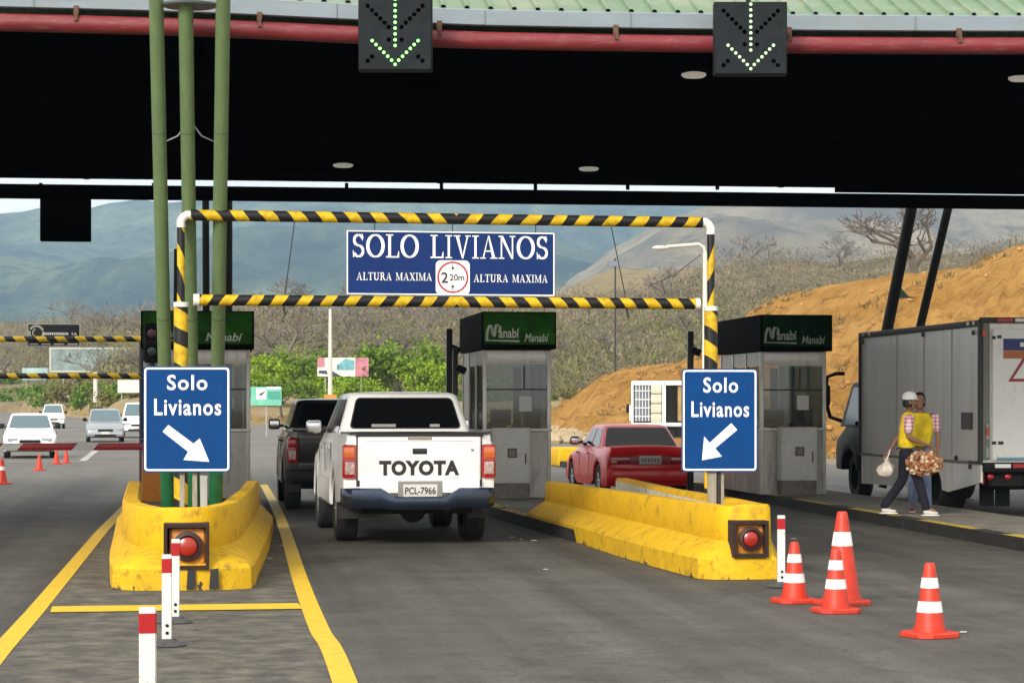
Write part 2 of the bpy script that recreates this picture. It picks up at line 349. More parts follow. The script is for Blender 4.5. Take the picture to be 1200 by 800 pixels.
def serif_on(g, txt, x, z, w, h, y):
    tot = sum(SER[c][0] + .04 for c in txt); k = w / tot; cx = x; lay = 0
    for ch in txt:
        adv, st = SER[ch]
        for q in st:
            lay = (lay + 1) % 7; yy = y - lay * .0004
            if q[0] == 'r': P = [(q[1], q[2]), (q[3], q[2]), (q[3], q[4]), (q[1], q[4])]; g.add([(cx + a * k, yy, z + b * h) for a, b in P], [(0, 1, 2, 3)])
            elif q[0] == 'p': g.add([(cx + a * k, yy, z + b * h) for a, b in q[1]], [tuple(range(len(q[1])))])
            else:
                _, ax, az, rx, rz_, a0, a1, wd, wt_ = q; n = 22; vs = []
                for i in range(n + 1):
                    t = R(a0 + (a1 - a0) * i / n); c, s = math.cos(t), math.sin(t)
                    ww = (wd * abs(c) + wt_ * abs(s)) / 2
                    for sg in (-1, 1): vs.append((cx + (ax + (rx + sg * ww) * c) * k, yy, z + (az + (rz_ + sg * ww) * s) * h))
                g.add(vs, [(2 * i, 2 * i + 1, 2 * i + 3, 2 * i + 2) for i in range(n)])
        cx += (adv + .04) * k
def rrect(x0, z0, x1, z1, r, n=4):
    P = []
    for cx, cz, a0 in ((x1 - r, z0 + r, -90), (x1 - r, z1 - r, 0), (x0 + r, z1 - r, 90), (x0 + r, z0 + r, 180)):
        for i in range(n + 1):
            t = R(a0 + 90 * i / n); P.append((cx + r * math.cos(t), cz + r * math.sin(t)))
    return P
# ================================================================ SETTING: ground, road, hills, haze
def asphalt():
    m = bpy.data.materials.new('asphalt'); m.use_nodes = True; nt = m.node_tree; N = nt.nodes; L = nt.links; b = N['Principled BSDF']
    tc = N.new('ShaderNodeTexCoord'); s = N.new('ShaderNodeSeparateXYZ'); L.new(tc.outputs['Object'], s.inputs[0])
    def nz(scale, det=6, rough=.6, vec=None, dist=0):
        n = N.new('ShaderNodeTexNoise'); n.inputs['Scale'].default_value = scale; n.inputs['Detail'].default_value = det
        n.inputs['Roughness'].default_value = rough; n.inputs['Distortion'].default_value = dist
        L.new(vec or tc.outputs['Object'], n.inputs['Vector']); return n.outputs[0]
    def ramp(v, stops):
        r = N.new('ShaderNodeValToRGB'); e = r.color_ramp.elements
        while len(e) < len(stops): e.new(.5)
        for k, (p, c) in zip(e, stops): k.position = p; k.color = (*c, 1)
        L.new(v, r.inputs[0]); return r.outputs[0]
    def mixc(f, a, c, mode='MIX'):
        x = N.new('ShaderNodeMix'); x.data_type = 'RGBA'; x.blend_type = mode
        for sock, v in ((x.inputs[0], f), (x.inputs[6], a), (x.inputs[7], c)):
            if isinstance(v, float): sock.default_value = v
            elif isinstance(v, tuple): sock.default_value = (*v, 1)
            else: L.new(v, sock)
        return x.outputs[2]
    base = ramp(nz(.9, 10, .74), [(.30, (.060, .056, .050)), (.5, (.084, .079, .070)), (.70, (.112, .105, .092))])
    # long streaks of wear along the driving direction
    mp = N.new('ShaderNodeMapping'); mp.inputs['Scale'].default_value = (1.9, .03, 1); L.new(tc.outputs['Object'], mp.inputs[0])
    st = ramp(nz(1.0, 6, .6, mp.outputs[0]), [(.36, (.52, .52, .54)), (.62, (1.12, 1.12, 1.10))])
    c = mixc(.75, base, st, 'MULTIPLY')
    # oily strip down the middle of each lane
    lane = math_node(nt, 'FRACT', math_node(nt, 'DIVIDE', math_node(nt, 'ADD', s.outputs[0], 100.05), 5.0))
    d = math_node(nt, 'ABSOLUTE', math_node(nt, 'SUBTRACT', lane, .5))
    oil = math_node(nt, 'MULTIPLY', math_node(nt, 'SUBTRACT', 1.0, math_node(nt, 'MINIMUM', 1.0, math_node(nt, 'MULTIPLY', d, 8.0))), nz(.5, 7, .7, None, .8))
    gate = N.new('ShaderNodeMapRange'); gate.inputs[1].default_value = 23; gate.inputs[2].default_value = 33; L.new(s.outputs[1], gate.inputs[0])
    far = N.new('ShaderNodeMapRange'); far.inputs[1].default_value = 62; far.inputs[2].default_value = 46; L.new(s.outputs[1], far.inputs[0])
    c = mixc(math_node(nt, 'MULTIPLY', math_node(nt, 'MULTIPLY', oil, 1.5), math_node(nt, 'MULTIPLY', gate.outputs[0], far.outputs[0])), c, (.014, .013, .012))
    # beyond the plaza the road is older and paler
    old = N.new('ShaderNodeMapRange'); old.inputs[1].default_value = 40; old.inputs[2].default_value = 75; L.new(s.outputs[1], old.inputs[0])
    c = mixc(math_node(nt, 'MULTIPLY', old.outputs[0], .75), c, ramp(nz(.12, 6, .6), [(.35, (.12, .113, .104)), (.65, (.18, .168, .15))]))
    # dark blotches, bright grit
    c = mixc(ramp(nz(1.9, 8, .75, None, .4), [(.56, (0, 0, 0)), (.70, (.5, .5, .5))]), c, (.022, .020, .017))
    c = mixc(ramp(nz(3.3, 9, .8), [(.60, (0, 0, 0)), (.80, (.5, .5, .5))]), c, (.15, .14, .115))
    c = mixc(.45, c, ramp(nz(16, 6, .85), [(.35, (.62, .62, .62)), (.65, (1.4, 1.38, 1.32))]), 'MULTIPLY')
    c = mixc(.8, c, ramp(nz(45, 4, .8), [(.3, (.40, .40, .40)), (.7, (1.65, 1.65, 1.62))]), 'MULTIPLY')
    v = N.new('ShaderNodeTexVoronoi'); v.feature = 'DISTANCE_TO_EDGE'; v.inputs['Scale'].default_value = .42
    dm = N.new('ShaderNodeVectorMath'); dm.operation = 'ADD'; n3 = N.new('ShaderNodeTexNoise'); n3.inputs['Scale'].default_value = 2.2; n3.inputs['Detail'].default_value = 6
    L.new(tc.outputs['Object'], n3.inputs['Vector']); L.new(tc.outputs['Object'], dm.inputs[0]); L.new(n3.outputs['Color'], dm.inputs[1]); L.new(dm.outputs[0], v.inputs['Vector'])
    crack = math_node(nt, 'LESS_THAN', v.outputs['Distance'], .010)
    c = mixc(math_node(nt, 'MULTIPLY', crack, .3), c, (.022, .02, .018))
    L.new(c, b.inputs['Base Color'])
    rr = N.new('ShaderNodeMapRange'); rr.inputs[3].default_value = .60; rr.inputs[4].default_value = .92; L.new(nz(1.2, 6), rr.inputs[0]); L.new(rr.outputs[0], b.inputs['Roughness'])
    b.inputs['Specular IOR Level'].default_value = .35
    bp = N.new('ShaderNodeBump'); bp.inputs['Strength'].default_value = .5; bp.inputs['Distance'].default_value = .012
    L.new(nz(60, 5, .75), bp.inputs['Height']); L.new(bp.outputs[0], b.inputs['Normal'])
    return m
M_asph = asphalt()
chips(M_yelkerb, .10, .54); chips(M_yel, .9, .70, (.10, .08, .05), 16)
M_soil = mat('dry_soil', (.20, .15, .085), .95, var=.35, vs=.08, dirt=(.10, .10, .045), dirt_amt=.5, ds=.25)
M_verge = mat('verge_dry_grass', (.27, .19, .085), .95, var=.35, vs=.15, dirt=(.13, .12, .04), dirt_amt=.55, ds=.5, bump=.5, bs=3)
M_patch = mat('asphalt_worn_patch', (.105, .093, .070), .9, var=.55, vs=3.1, dirt=(.036, .033, .028), dirt_amt=.6, ds=4.5, bump=.5, bs=50)

EDGE = [(-2600, 1500), (-700, 1300), (-150, 800), (0, 480), (50, 370), (100, 270), (140, 212), (175, 187), (300, 190), (700, 215), (1300, 260), (1900, 300)]
def lin(P, px):
    if px <= P[0][0]: return P[0][1]
    for (x0, y0), (x1, y1) in zip(P, P[1:]):
        if px <= x1: return y0 + (y1 - y0) * (px - x0) / (x1 - x0)
    return P[-1][1]
def edge(px): return lin(EDGE, px)
def hill0(px): return max(235, edge(px) + 55)
def sheet(name, pts, z, m):
    me = bpy.data.meshes.new(name); me.from_pydata([(x, y, z) for x, y in pts], [], [tuple(range(len(pts)))])
    me.materials.append(m); o = bpy.data.objects.new(name, me); COL.objects.link(o)
    if me.polygons[0].normal.z < 0: me.flip_normals()
    return struct(o)
sheet('ground', [(-5450, -550), (5450, -550), (5450, 5250), (-5450, 5250)], -.06, M_soil)
sheet('road', [(-40, -30), (17, -30), (17, 70), (13.5, 120), (12, 192)] + [tuple(at(px, HY, edge(px))[:2]) for px in (240, 200, 175, 157, 140, 120, 100, 75, 50, 25, 0, -50, -100, -150, -400, -700, -1200)] + [(-640, 500), (-250, 100)], 0, M_asph)
# worn slab under the island nose
sheet('pavement', [(-1.2, -6), (1.9, -6)] + [tuple(gd(px, py)[:2]) for px, py in ((404, 800), (374, 737), (352, 680), (335, 625), (322, 592))] + [(.95, 60), (-1.25, 60)] + [tuple(gd(px, py)[:2]) for px, py in ((151, 590), (120, 622), (80, 670), (40, 718), (0, 763))], .004, M_patch)

# painted lines: strips along a poly-line on the road
def strip(pts, w, z=.008):
    g = G(); P = [Vector((x, y)) for x, y in pts]; L_ = []; R_ = []
    for i, p in enumerate(P):
        d = (P[min(i + 1, len(P) - 1)] - P[max(i - 1, 0)]).normalized(); n = Vector((-d.y, d.x)) * w / 2
        L_.append(p + n); R_.append(p - n)
    g.add([(q.x, q.y, z) for q in L_] + [(q.x, q.y, z) for q in R_], [(i, i + 1, len(P) + i + 1, len(P) + i) for i in range(len(P) - 1)])
    return g
def road_mark(name, pxs, w, m, z=.008):
    pts = [gd(px, py) for px, py in pxs]; struct(strip([(p.x, p.y) for p in pts], w, z).build(name, m, smooth=0))
def bez(pts, n=14):
    out = []
    for i in range(len(pts) - 1):
        p0 = pts[max(i - 1, 0)]; p1 = pts[i]; p2 = pts[i + 1]; p3 = pts[min(i + 2, len(pts) - 1)]
        for k in range(n):
            t = k / n
            out.append(tuple(.5 * ((2 * b) + (-a + c) * t + (2 * a - 5 * b + 4 * c - d) * t * t + (-a + 3 * b - 3 * c + d) * t ** 3) for a, b, c, d in zip(p0, p1, p2, p3)))
    return out + [pts[-1]]
road_mark('painted_line', [(-140, 935), (0, 763), (40, 718), (80, 670), (120, 622), (151, 590), (168, 566)], .15, M_paintline)
road_mark('painted_line', bez([(500, 1100), (404, 800), (374, 737), (352, 680), (335, 625), (322, 592), (309, 568)]), .15, M_paintline)
road_mark('painted_line', [(60, 715), (352, 711)], .55, M_paintline, .012)
road_mark('painted_line', [(97, 540), (112, 528)], .22, M_whiteline)
road_mark('painted_line', [(0, 541), (165, 541)], .30, M_whiteline)
road_mark('painted_line', [(30, 505), (95, 503)], .5, M_whiteline)

# ---- hills: grids built in real distances
def ridge(name, crest, D0, D1, z0, m, cols=150, rows=22, amp=1.0, ns=.02, px0=-700, px1=1900, back=1.25, pw=1.0, seed=0):
    def cy(px):
        if px <= crest[0][0]: return crest[0][1]
        for (a, ya), (b, yb) in zip(crest, crest[1:]):
            if px <= b: t = (px - a) / (b - a); t = t * t * (3 - 2 * t) * .5 + t * .5; return ya + (yb - ya) * t
        return crest[-1][1]
    g = G(); vs = []
    for j in range(rows + 3):
        for i in range(cols + 1):
            px = px0 + (px1 - px0) * i / cols; t = j / rows
            E0 = D0 if D0 != 235 else hill0(px); E1 = D1 + E0 - D0
            D = E0 + (E1 - E0) * min(t, 1.0) if t <= 1 else E1 * (1 + (back - 1) * (t - 1) * rows / 2)
            p = at(px, HY, D); zc = at(px, cy(px), E1).z
            z = z0 + (zc - z0) * (min(t, 1) ** pw)
            if j == 0: z = -3
            if t > 1: z = zc - (zc - z0) * .35 * (t - 1) * rows / 2
            e = min(1, 4 * t) * amp * (1 if t < .8 else max(.12, 1 - (t - .8) * 4.4)) if amp > 20 else min(1, 4 * t) * amp
            z += e * (noise.fractal(Vector((p.x * ns + seed, p.y * ns, 0)), .9, 2.1, 6)) 
            vs.append((p.x, p.y, z))
    n = cols + 1
    g.add(vs, [(j * n + i, j * n + i + 1, (j + 1) * n + i + 1, (j + 1) * n + i) for j in range(rows + 2) for i in range(cols)])
    return struct(g.build(name, m, smooth=180))

def hill_mat(name, c1, c2, c3, s1, s2, streak=None, bumpd=1.0):
    m = bpy.data.materials.new(name); m.use_nodes = True; nt = m.node_tree; N = nt.nodes; L = nt.links; b = N['Principled BSDF']
    tc = N.new('ShaderNodeTexCoord'); src = tc.outputs['Object']
    mp = N.new('ShaderNodeMapping'); L.new(src, mp.inputs[0])
    if streak: mp.inputs['Scale'].default_value = streak
    n1 = N.new('ShaderNodeTexNoise'); n1.inputs['Scale'].default_value = s1; n1.inputs['Detail'].default_value = 9; n1.inputs['Roughness'].default_value = .62; n1.inputs['Distortion'].default_value = .4
    n2 = N.new('ShaderNodeTexNoise'); n2.inputs['Scale'].default_value = s2; n2.inputs['Detail'].default_value = 8; n2.inputs['Roughness'].default_value = .75
    L.new(mp.outputs[0], n1.inputs['Vector']); L.new(src, n2.inputs['Vector'])
    r = N.new('ShaderNodeValToRGB'); r.color_ramp.elements[0].position = .38; r.color_ramp.elements[1].position = .62
    r.color_ramp.elements[0].color = (*c1, 1); r.color_ramp.elements[1].color = (*c2, 1); L.new(n1.outputs[0], r.inputs[0])
    r2 = N.new('ShaderNodeMapRange'); r2.inputs[1].default_value = .48; r2.inputs[2].default_value = .66; L.new(n2.outputs[0], r2.inputs[0])
    x = N.new('ShaderNodeMix'); x.data_type = 'RGBA'; L.new(r2.outputs[0], x.inputs[0]); L.new(r.outputs[0], x.inputs[6]); x.inputs[7].default_value = (*c3, 1)
    L.new(x.outputs[2], b.inputs['Base Color']); b.inputs['Roughness'].default_value = 1; b.inputs['Specular IOR Level'].default_value = .1
    bp = N.new('ShaderNodeBump'); bp.inputs['Strength'].default_value = .8; bp.inputs['Distance'].default_value = bumpd; L.new(n2.outputs[0], bp.inputs['Height']); L.new(bp.outputs[0], b.inputs['Normal'])
    return m
M_mtn = hill_mat('mountain_forest', (.006, .030, .020), (.17, .21, .11), (.012, .040, .028), .0055, .03, (1, .5, .35), 40)
M_fog = hill_mat('smoky_tan_hillside', (.12, .10, .07), (.36, .29, .17), (.10, .085, .055), .006, .022, (1, .4, .6), 30)  # tan ground; the smoky haze over it is painted into these colours
M_scrub = hill_mat('scrub_hill_soil', (.16, .13, .08), (.26, .21, .12), (.07, .075, .03), .03, .25, None, 3)
M_tan = hill_mat('tan_hill_soil', (.30, .235, .13), (.24, .19, .10), (.17, .135, .08), .02, .12, None, 3)
M_ochre = hill_mat('ochre_cut_soil', (.50, .265, .065), (.64, .36, .11), (.30, .145, .035), .10, .8, (1, 1, 5), 2.2)
ridge('mountain', [(-500, 240), (-100, 258), (0, 253), (22, 251), (48, 246), (100, 248), (130, 240), (165, 235), (190, 239), (230, 234), (300, 235), (420, 232), (900, 234), (1900, 236)], 1900, 5000, 0, M_mtn, cols=420, rows=90, amp=75, ns=.0016, pw=1.15, back=1.02)
ridge('smoky_tan_hillside', [(-700, 520), (560, 440), (640, 350), (680, 318), (730, 285), (780, 255), (840, 240), (960, 233), (1300, 226), (1900, 220)], 1400, 3000, 0, M_fog, cols=300, rows=70, amp=46, ns=.0028, pw=1.0, seed=5, back=1.05)
ridge('tan_hill', [(-700, 440), (480, 400), (600, 368), (650, 341), (685, 322), (720, 310), (775, 312), (830, 309), (1000, 318), (1900, 330)], 420, 700, 1, M_tan, cols=150, rows=22, amp=3, ns=.015, seed=9)
SCR = [(-700, 370), (0, 379), (110, 378), (165, 372), (230, 366), (300, 360), (380, 366), (470, 360), (540, 362), (600, 354), (650, 352), (700, 352), (745, 347), (790, 330), (830, 312), (880, 303), (940, 302), (1000, 308), (1060, 298), (1140, 296), (1200, 285), (1500, 260), (1900, 250)]
ridge('scrub_hill', SCR, 235, 430, 1.5, M_scrub, cols=170, rows=26, amp=1.1, ns=.05, seed=3)
# verge climbing beyond the bend of the road
def verge():
    PX = [-2400, -1600, -1000, -700] + [-500 + 20 * k for k in range(111)]; prof = [(-3, -.02), (0, .05), (4, .35), (10, .9), (20, 1.5), (40, 2.2), (90, 2.9), (200, 2.0)]; vs = []
    for o_, z in prof:
        for px in PX:
            D = edge(px); p = at(px, HY, D + o_); k = max(1, D / 260) if o_ > 0 else 1
            vs.append((p.x, p.y, z * k + (.15 * noise.noise(Vector((p.x * .2, p.y * .2, 0))) if o_ > 0 else 0)))
    n = len(PX); g = G().add(vs, [(j * n + i, j * n + i + 1, (j + 1) * n + i + 1, (j + 1) * n + i) for j in range(len(prof) - 1) for i in range(n - 1)])
    return struct(g.build('grass_verge', M_verge, smooth=180))
verge()
# ochre cutting on the right: toe and crest poly-lines at their own distances
EV = []
def embankment():
    crest = [(560, 500, 190), (640, 488, 180), (668, 470, 176), (700, 444, 172), (735, 430, 168), (790, 424, 160), (845, 405, 152), (880, 365, 146), (905, 348, 142), (960, 338, 134), (1010, 328, 126), (1060, 321, 120), (1140, 308, 114), (1200, 288, 108), (1330, 262, 104), (1600, 240, 100), (2300, 230, 100)]
    toe = [(560, 150), (640, 130), (668, 122), (700, 115), (735, 108), (790, 100), (845, 92), (880, 86), (905, 82), (960, 77), (1010, 73), (1060, 70), (1140, 68), (1200, 66), (1330, 62), (1600, 60), (2300, 60)]
    A = []; B = []; px_of = []
    for k in range(len(crest) - 1):
        for i in range(34):
            t = i / 34; q = [crest[k][m_] + (crest[k + 1][m_] - crest[k][m_]) * t for m_ in range(3)]
            A.append(at(*q)); px_of.append(q[0]); pxx = q[0]; d = toe[k][1] + (toe[k + 1][1] - toe[k][1]) * t; p = at(pxx, HY, d); B.append(Vector((p.x, p.y, -.1)))
    rows = 110; vs = []; n = len(A)
    for j in range(rows + 1):
        t = j / rows
        for i in range(n):
            p = B[i].lerp(A[i], t); bench = .035 * math.sin(t * 16) * (A[i].z) * .35
            e = math.sin(min(t, 1) * math.pi) * .9 + .25 * (t > .02)
            k = noise.fractal(Vector((p.x * .12, p.y * .12, p.z * .12)), .9, 2.0, 5) * e * 1.1
            g2 = noise.fractal(Vector((p.x * .5, p.y * .14, 7)), .8, 2.0, 4) * e * .35
            u = px_of[i] * .035; gl = -abs(noise.noise(Vector((u + .6 * noise.noise(Vector((u, t * 3, 2))), t * 1.2, 5)))) * .8 * math.sin(min(1, t) * math.pi)
            fz = noise.fractal(p * .9, .7, 2.1, 4) * .05 + noise.fractal(Vector((p.x * .3, p.y * .3, p.z * 3.0)), .8, 2.1, 4) * .06
            vs.append((p.x, p.y, p.z + k + g2 + gl + (fz if 0 < t < 1 else 0) + (bench if t < 1 else 0)))
    for o_, dz in ((6, -.6), (25, -2)):
        for i in range(n):
            d = (A[i] - Vector((0, 0, A[i].z))).normalized(); vs.append((A[i].x + d.x * o_, A[i].y + d.y * o_, A[i].z + dz))
    g = G(); g.add(vs, [(j * n + i, j * n + i + 1, (j + 1) * n + i + 1, (j + 1) * n + i) for j in range(rows + 2) for i in range(n - 1)])
    EV.extend(vs[:n * (rows + 1)])
    return struct(g.build('earth_cutting', M_ochre, smooth=60)), A, B
EMB, ECR, ETOE = embankment()

# haze: closed box of even pale air, the sky outside it
hz = G(); hz.box((0, 2350, 235), (11000, 5900, 510)); ho = hz.build('haze', None, smooth=0)
hm = bpy.data.materials.new('haze_air'); hm.use_nodes = True; nt = hm.node_tree
nt.nodes.remove(nt.nodes['Principled BSDF']); pv = nt.nodes.new('ShaderNodeVolumePrincipled')
pv.inputs['Color'].default_value = (.50, .74, 1.0, 1); pv.inputs['Density'].default_value = .000125; pv.inputs['Anisotropy'].default_value = 0.0
nt.links.new(pv.outputs[0], nt.nodes['Material Output'].inputs['Volume']); ho.data.materials.append(hm)
ho['kind'] = 'stuff'; ho['label'] = 'pale blue haze filling the air before the mountains'; ho['category'] = 'haze'

# ================================================================ ISLANDS AND CRASH BARRIERS
def island(poly, label, stripe=None):
    root = thing('traffic_island', label, 'island', (0, 0, 0), 0, 'raised islands between the toll lanes')
    G().prism(poly, -.02, .15, 'Z').build('slab', M_conc, root, smooth=0)
    if stripe:
        gy, gb = G(), G(); pts = stripe; k = 0
        for a, b in zip(pts, pts[1:]):
            a = Vector(a); b = Vector(b); d = b - a; L_ = d.length; d.normalize(); nrm = Vector((-d.y, d.x)); s_ = 0
            while s_ < L_:
                e = min(s_ + 1.15, L_); p = a + d * s_; q = a + d * e; w = .16
                tgt = gy if k % 3 else gb
                tgt.add([(p.x, p.y, .154), (q.x, q.y, .154), (q.x + nrm.x * w, q.y + nrm.y * w, .154), (p.x + nrm.x * w, p.y + nrm.y * w, .154)], [(0, 1, 2, 3)])
                gb.add([(p.x - nrm.x * .004, p.y - nrm.y * .004, .001), (q.x - nrm.x * .004, q.y - nrm.y * .004, .001), (q.x - nrm.x * .004, q.y - nrm.y * .004, .149), (p.x - nrm.x * .004, p.y - nrm.y * .004, .149)], [(0, 1, 2, 3)])
                s_ = e; k += 1
        gy.build('yellow_edge', mat('kerb_yellow', (.60, .40, .02), .8, var=.3, vs=6, dirt=(.15, .13, .09), dirt_amt=.5, ds=5), root, smooth=0)
        gb.build('black_edge', mat('kerb_black', (.010, .010, .009), .9, var=.5, vs=5, dirt=(.05, .047, .04), dirt_amt=.2, ds=6), root, smooth=0)
    return root
island([(-.95, 29.5), (.70, 29.5), (.85, 34), (.85, 62), (-1.1, 62), (-1.1, 34)], 'raised concrete island behind the left yellow crash barrier, under the left booth', [(-1.1, 62), (-1.1, 34), (-.95, 29.5)])
island([(4.42, 27), (4.14, 34), (4.1, 62), (5.9, 62), (5.9, 34), (5.5, 27)], 'raised concrete island under the middle booth, behind the long yellow barrier', [(4.1, 62), (4.14, 34), (4.42, 27)])
island([(9.02, 18), (9.08, 26), (9.22, 41.5), (9.2, 62), (10.75, 62), (10.75, 18)], 'raised concrete island with yellow and black kerb that the two vendors walk along', [(9.2, 62), (9.22, 41.5), (9.08, 26), (9.02, 18)])

def barrier(label, wall, base, hts, thick=.17, lamp=None, faces=None):
    root = thing('crash_barrier', label, 'barrier', (0, 0, 0), 0, 'yellow concrete barriers at the island noses')
    W_ = [Vector(p) for p in wall]; B_ = [Vector(p) for p in base]; n = len(W_)
    def nrm(P, i):
        d = (P[min(i + 1, n - 1)] - P[max(i - 1, 0)]).normalized(); return Vector((d.y, -d.x))
    # the poly-line runs from the back of one arm round the nose to the back of the other; outward is to its right or left
    c = sum((p for p in W_), Vector((0, 0))) / n; sg = 1 if (W_[n // 2] - c).dot(nrm(W_, n // 2)) > 0 else -1
    ru, rb = [], []
    for i in range(n):
        o = nrm(W_, i) * sg; h = hts[i]; w = W_[i]; k = w - o * thick; jt = .012 * noise.noise(Vector((w.x * 3, w.y * 3, 1)))
        wm = w + o * .01
        ru.append([(wm.x, wm.y, .34), (w.x, w.y, h - .03 + jt), (w.x - o.x * .02, w.y - o.y * .02, h + jt), (k.x + o.x * .02, k.y + o.y * .02, h + jt), (k.x, k.y, h - .03 + jt), (k.x, k.y, .005)])
        b = B_[i]; j2 = .01 * noise.noise(Vector((b.x * 5, b.y * 5, 3)))
        rb.append([(k.x, k.y, .005), (b.x + j2, b.y, .005), (b.x, b.y + j2, .19), (b.x - o.x * .03, b.y - o.y * .03, .225), (wm.x - o.x * .002, wm.y - o.y * .002, .36), (k.x + o.x * .01, k.y + o.y * .01, .36)])
    G().loft(ru).build('wall', M_yel, root, smooth=50)
    G().loft(rb).build('base', M_yelkerb, root, smooth=30)
    if lamp:
        x, y, z, s_ = lamp
        g = G(); t = .032
        for cx, cz, sx, sz in ((0, s_ / 2 - t / 2, s_, t), (0, -s_ / 2 + t / 2, s_, t), (-s_ / 2 + t / 2, 0, t, s_ - 2 * t), (s_ / 2 - t / 2, 0, t, s_ - 2 * t)): g.box((x + cx, y + .16, z + cz), (sx, .40, sz))
        h = g.build('lamp_recess', mat('recess_rust', (.020, .006, .004), .85, var=.5, vs=12), root, smooth=0)
        G().box((x, y + .30, z), (s_ - .05, .04, s_ - .05)).build('recess_back', M_blk, h, smooth=0)
        q = s_ * .40
        lp = G().box((x + .01, y + .12, z), (2 * q, .16, 2 * q), .02).build('warning_lamp', mat('lamp_housing_orange', (.62, .24, .03), .5, var=.15, dirt=(.2, .06, .02), dirt_amt=.3, ds=12), root)
        G().lathe((x + .01, y + .035, z), [(q * .84, 0.0), (q * .84, -.035), (q * .62, -.045), (q * .56, -.01), (.001, -.01)], 28, 'Y').build('bezel', mat('bezel_dark', (.03, .006, .004), .6), lp)
        G().lathe((x + .01, y + .028, z), [(q * .55, 0), (q * .50, -.02), (q * .36, -.03), (q * .2, -.034), (.001, -.035)], 24, 'Y').build('lens', mat('beacon_red', (.30, .014, .004), .3, coat=.4), lp)
    return root
b1 = barrier('U-shaped yellow concrete barrier around the three green columns, left of the pickups',
        [(-.99, 31), (-.90, 27), (-.83, 24.2), (-.76, 23.0), (-.66, 22.25), (-.52, 21.8), (-.36, 21.6), (-.20, 21.56), (-.04, 21.6), (.10, 21.8), (.22, 22.25), (.31, 23.0), (.38, 24.2), (.52, 27), (.68, 31)],
        [(-1.13, 31), (-1.02, 27), (-.95, 24.2), (-.91, 23.0), (-.87, 22.2), (-.82, 21.5), (-.62, 21.33), (-.20, 21.28), (.22, 21.33), (.40, 21.45), (.44, 21.9), (.50, 23.0), (.56, 24.2), (.70, 27), (.86, 31)],
        [.66, .68, .70, .71, .72, .72, .72, .72, .72, .72, .72, .71, .70, .68, .66], lamp=(-.17, 21.30, .39, .40))
g = G()
for x0, x1 in ((-.17, -.09), (.03, .115)):
    g.add([(x0, 21.268, .01), (x1, 21.268, .02), (x1 - .005, 21.268, .20), (x0 + .01, 21.268, .19)], [(0, 1, 2, 3)])
g.build('painted_slot', M_ink, b1, smooth=0)  # two slots drawn as flat black quads, the dark inside them painted
b2 = barrier('long yellow concrete barrier with a flared base around the right sign post, middle island',
        [(4.50, 31.6), (4.60, 28.5), (4.70, 25.5), (4.76, 23.6), (4.79, 22.7), (4.82, 22.3), (4.88, 22.14), (4.98, 22.1), (5.10, 22.1), (5.22, 22.1), (5.30, 22.14), (5.36, 22.4), (5.38, 24), (5.42, 27), (5.62, 31.6)],
        [(4.26, 31.6), (4.36, 28.5), (4.42, 25.5), (4.50, 23.6), (4.56, 22.7), (4.60, 22.1), (4.72, 21.95), (4.90, 21.93), (5.08, 21.93), (5.2, 21.93), (5.32, 21.95), (5.44, 22.3), (5.48, 24), (5.53, 27), (5.76, 31.6)],
        [.62, .64, .66, .67, .68, .68, .69, .70, .70, .70, .70, .69, .69, .67, .66], lamp=(5.06, 21.93, .385, .34))

g = G(); P_ = [(5.17, 22.75), (5.195, 24), (5.235, 27), (5.435, 31.5)]
g.add([(x, y, z) for z in (.30, .625) for x, y in P_], [(k, k + 1, k + 5, k + 4) for k in range(3)]); g.build('unpainted_inner_face', mat('limewashed_concrete', (.60, .58, .52), .85, var=.15, vs=4, dirt=(.2, .19, .16), dirt_amt=.3, ds=6), b2, smooth=0)
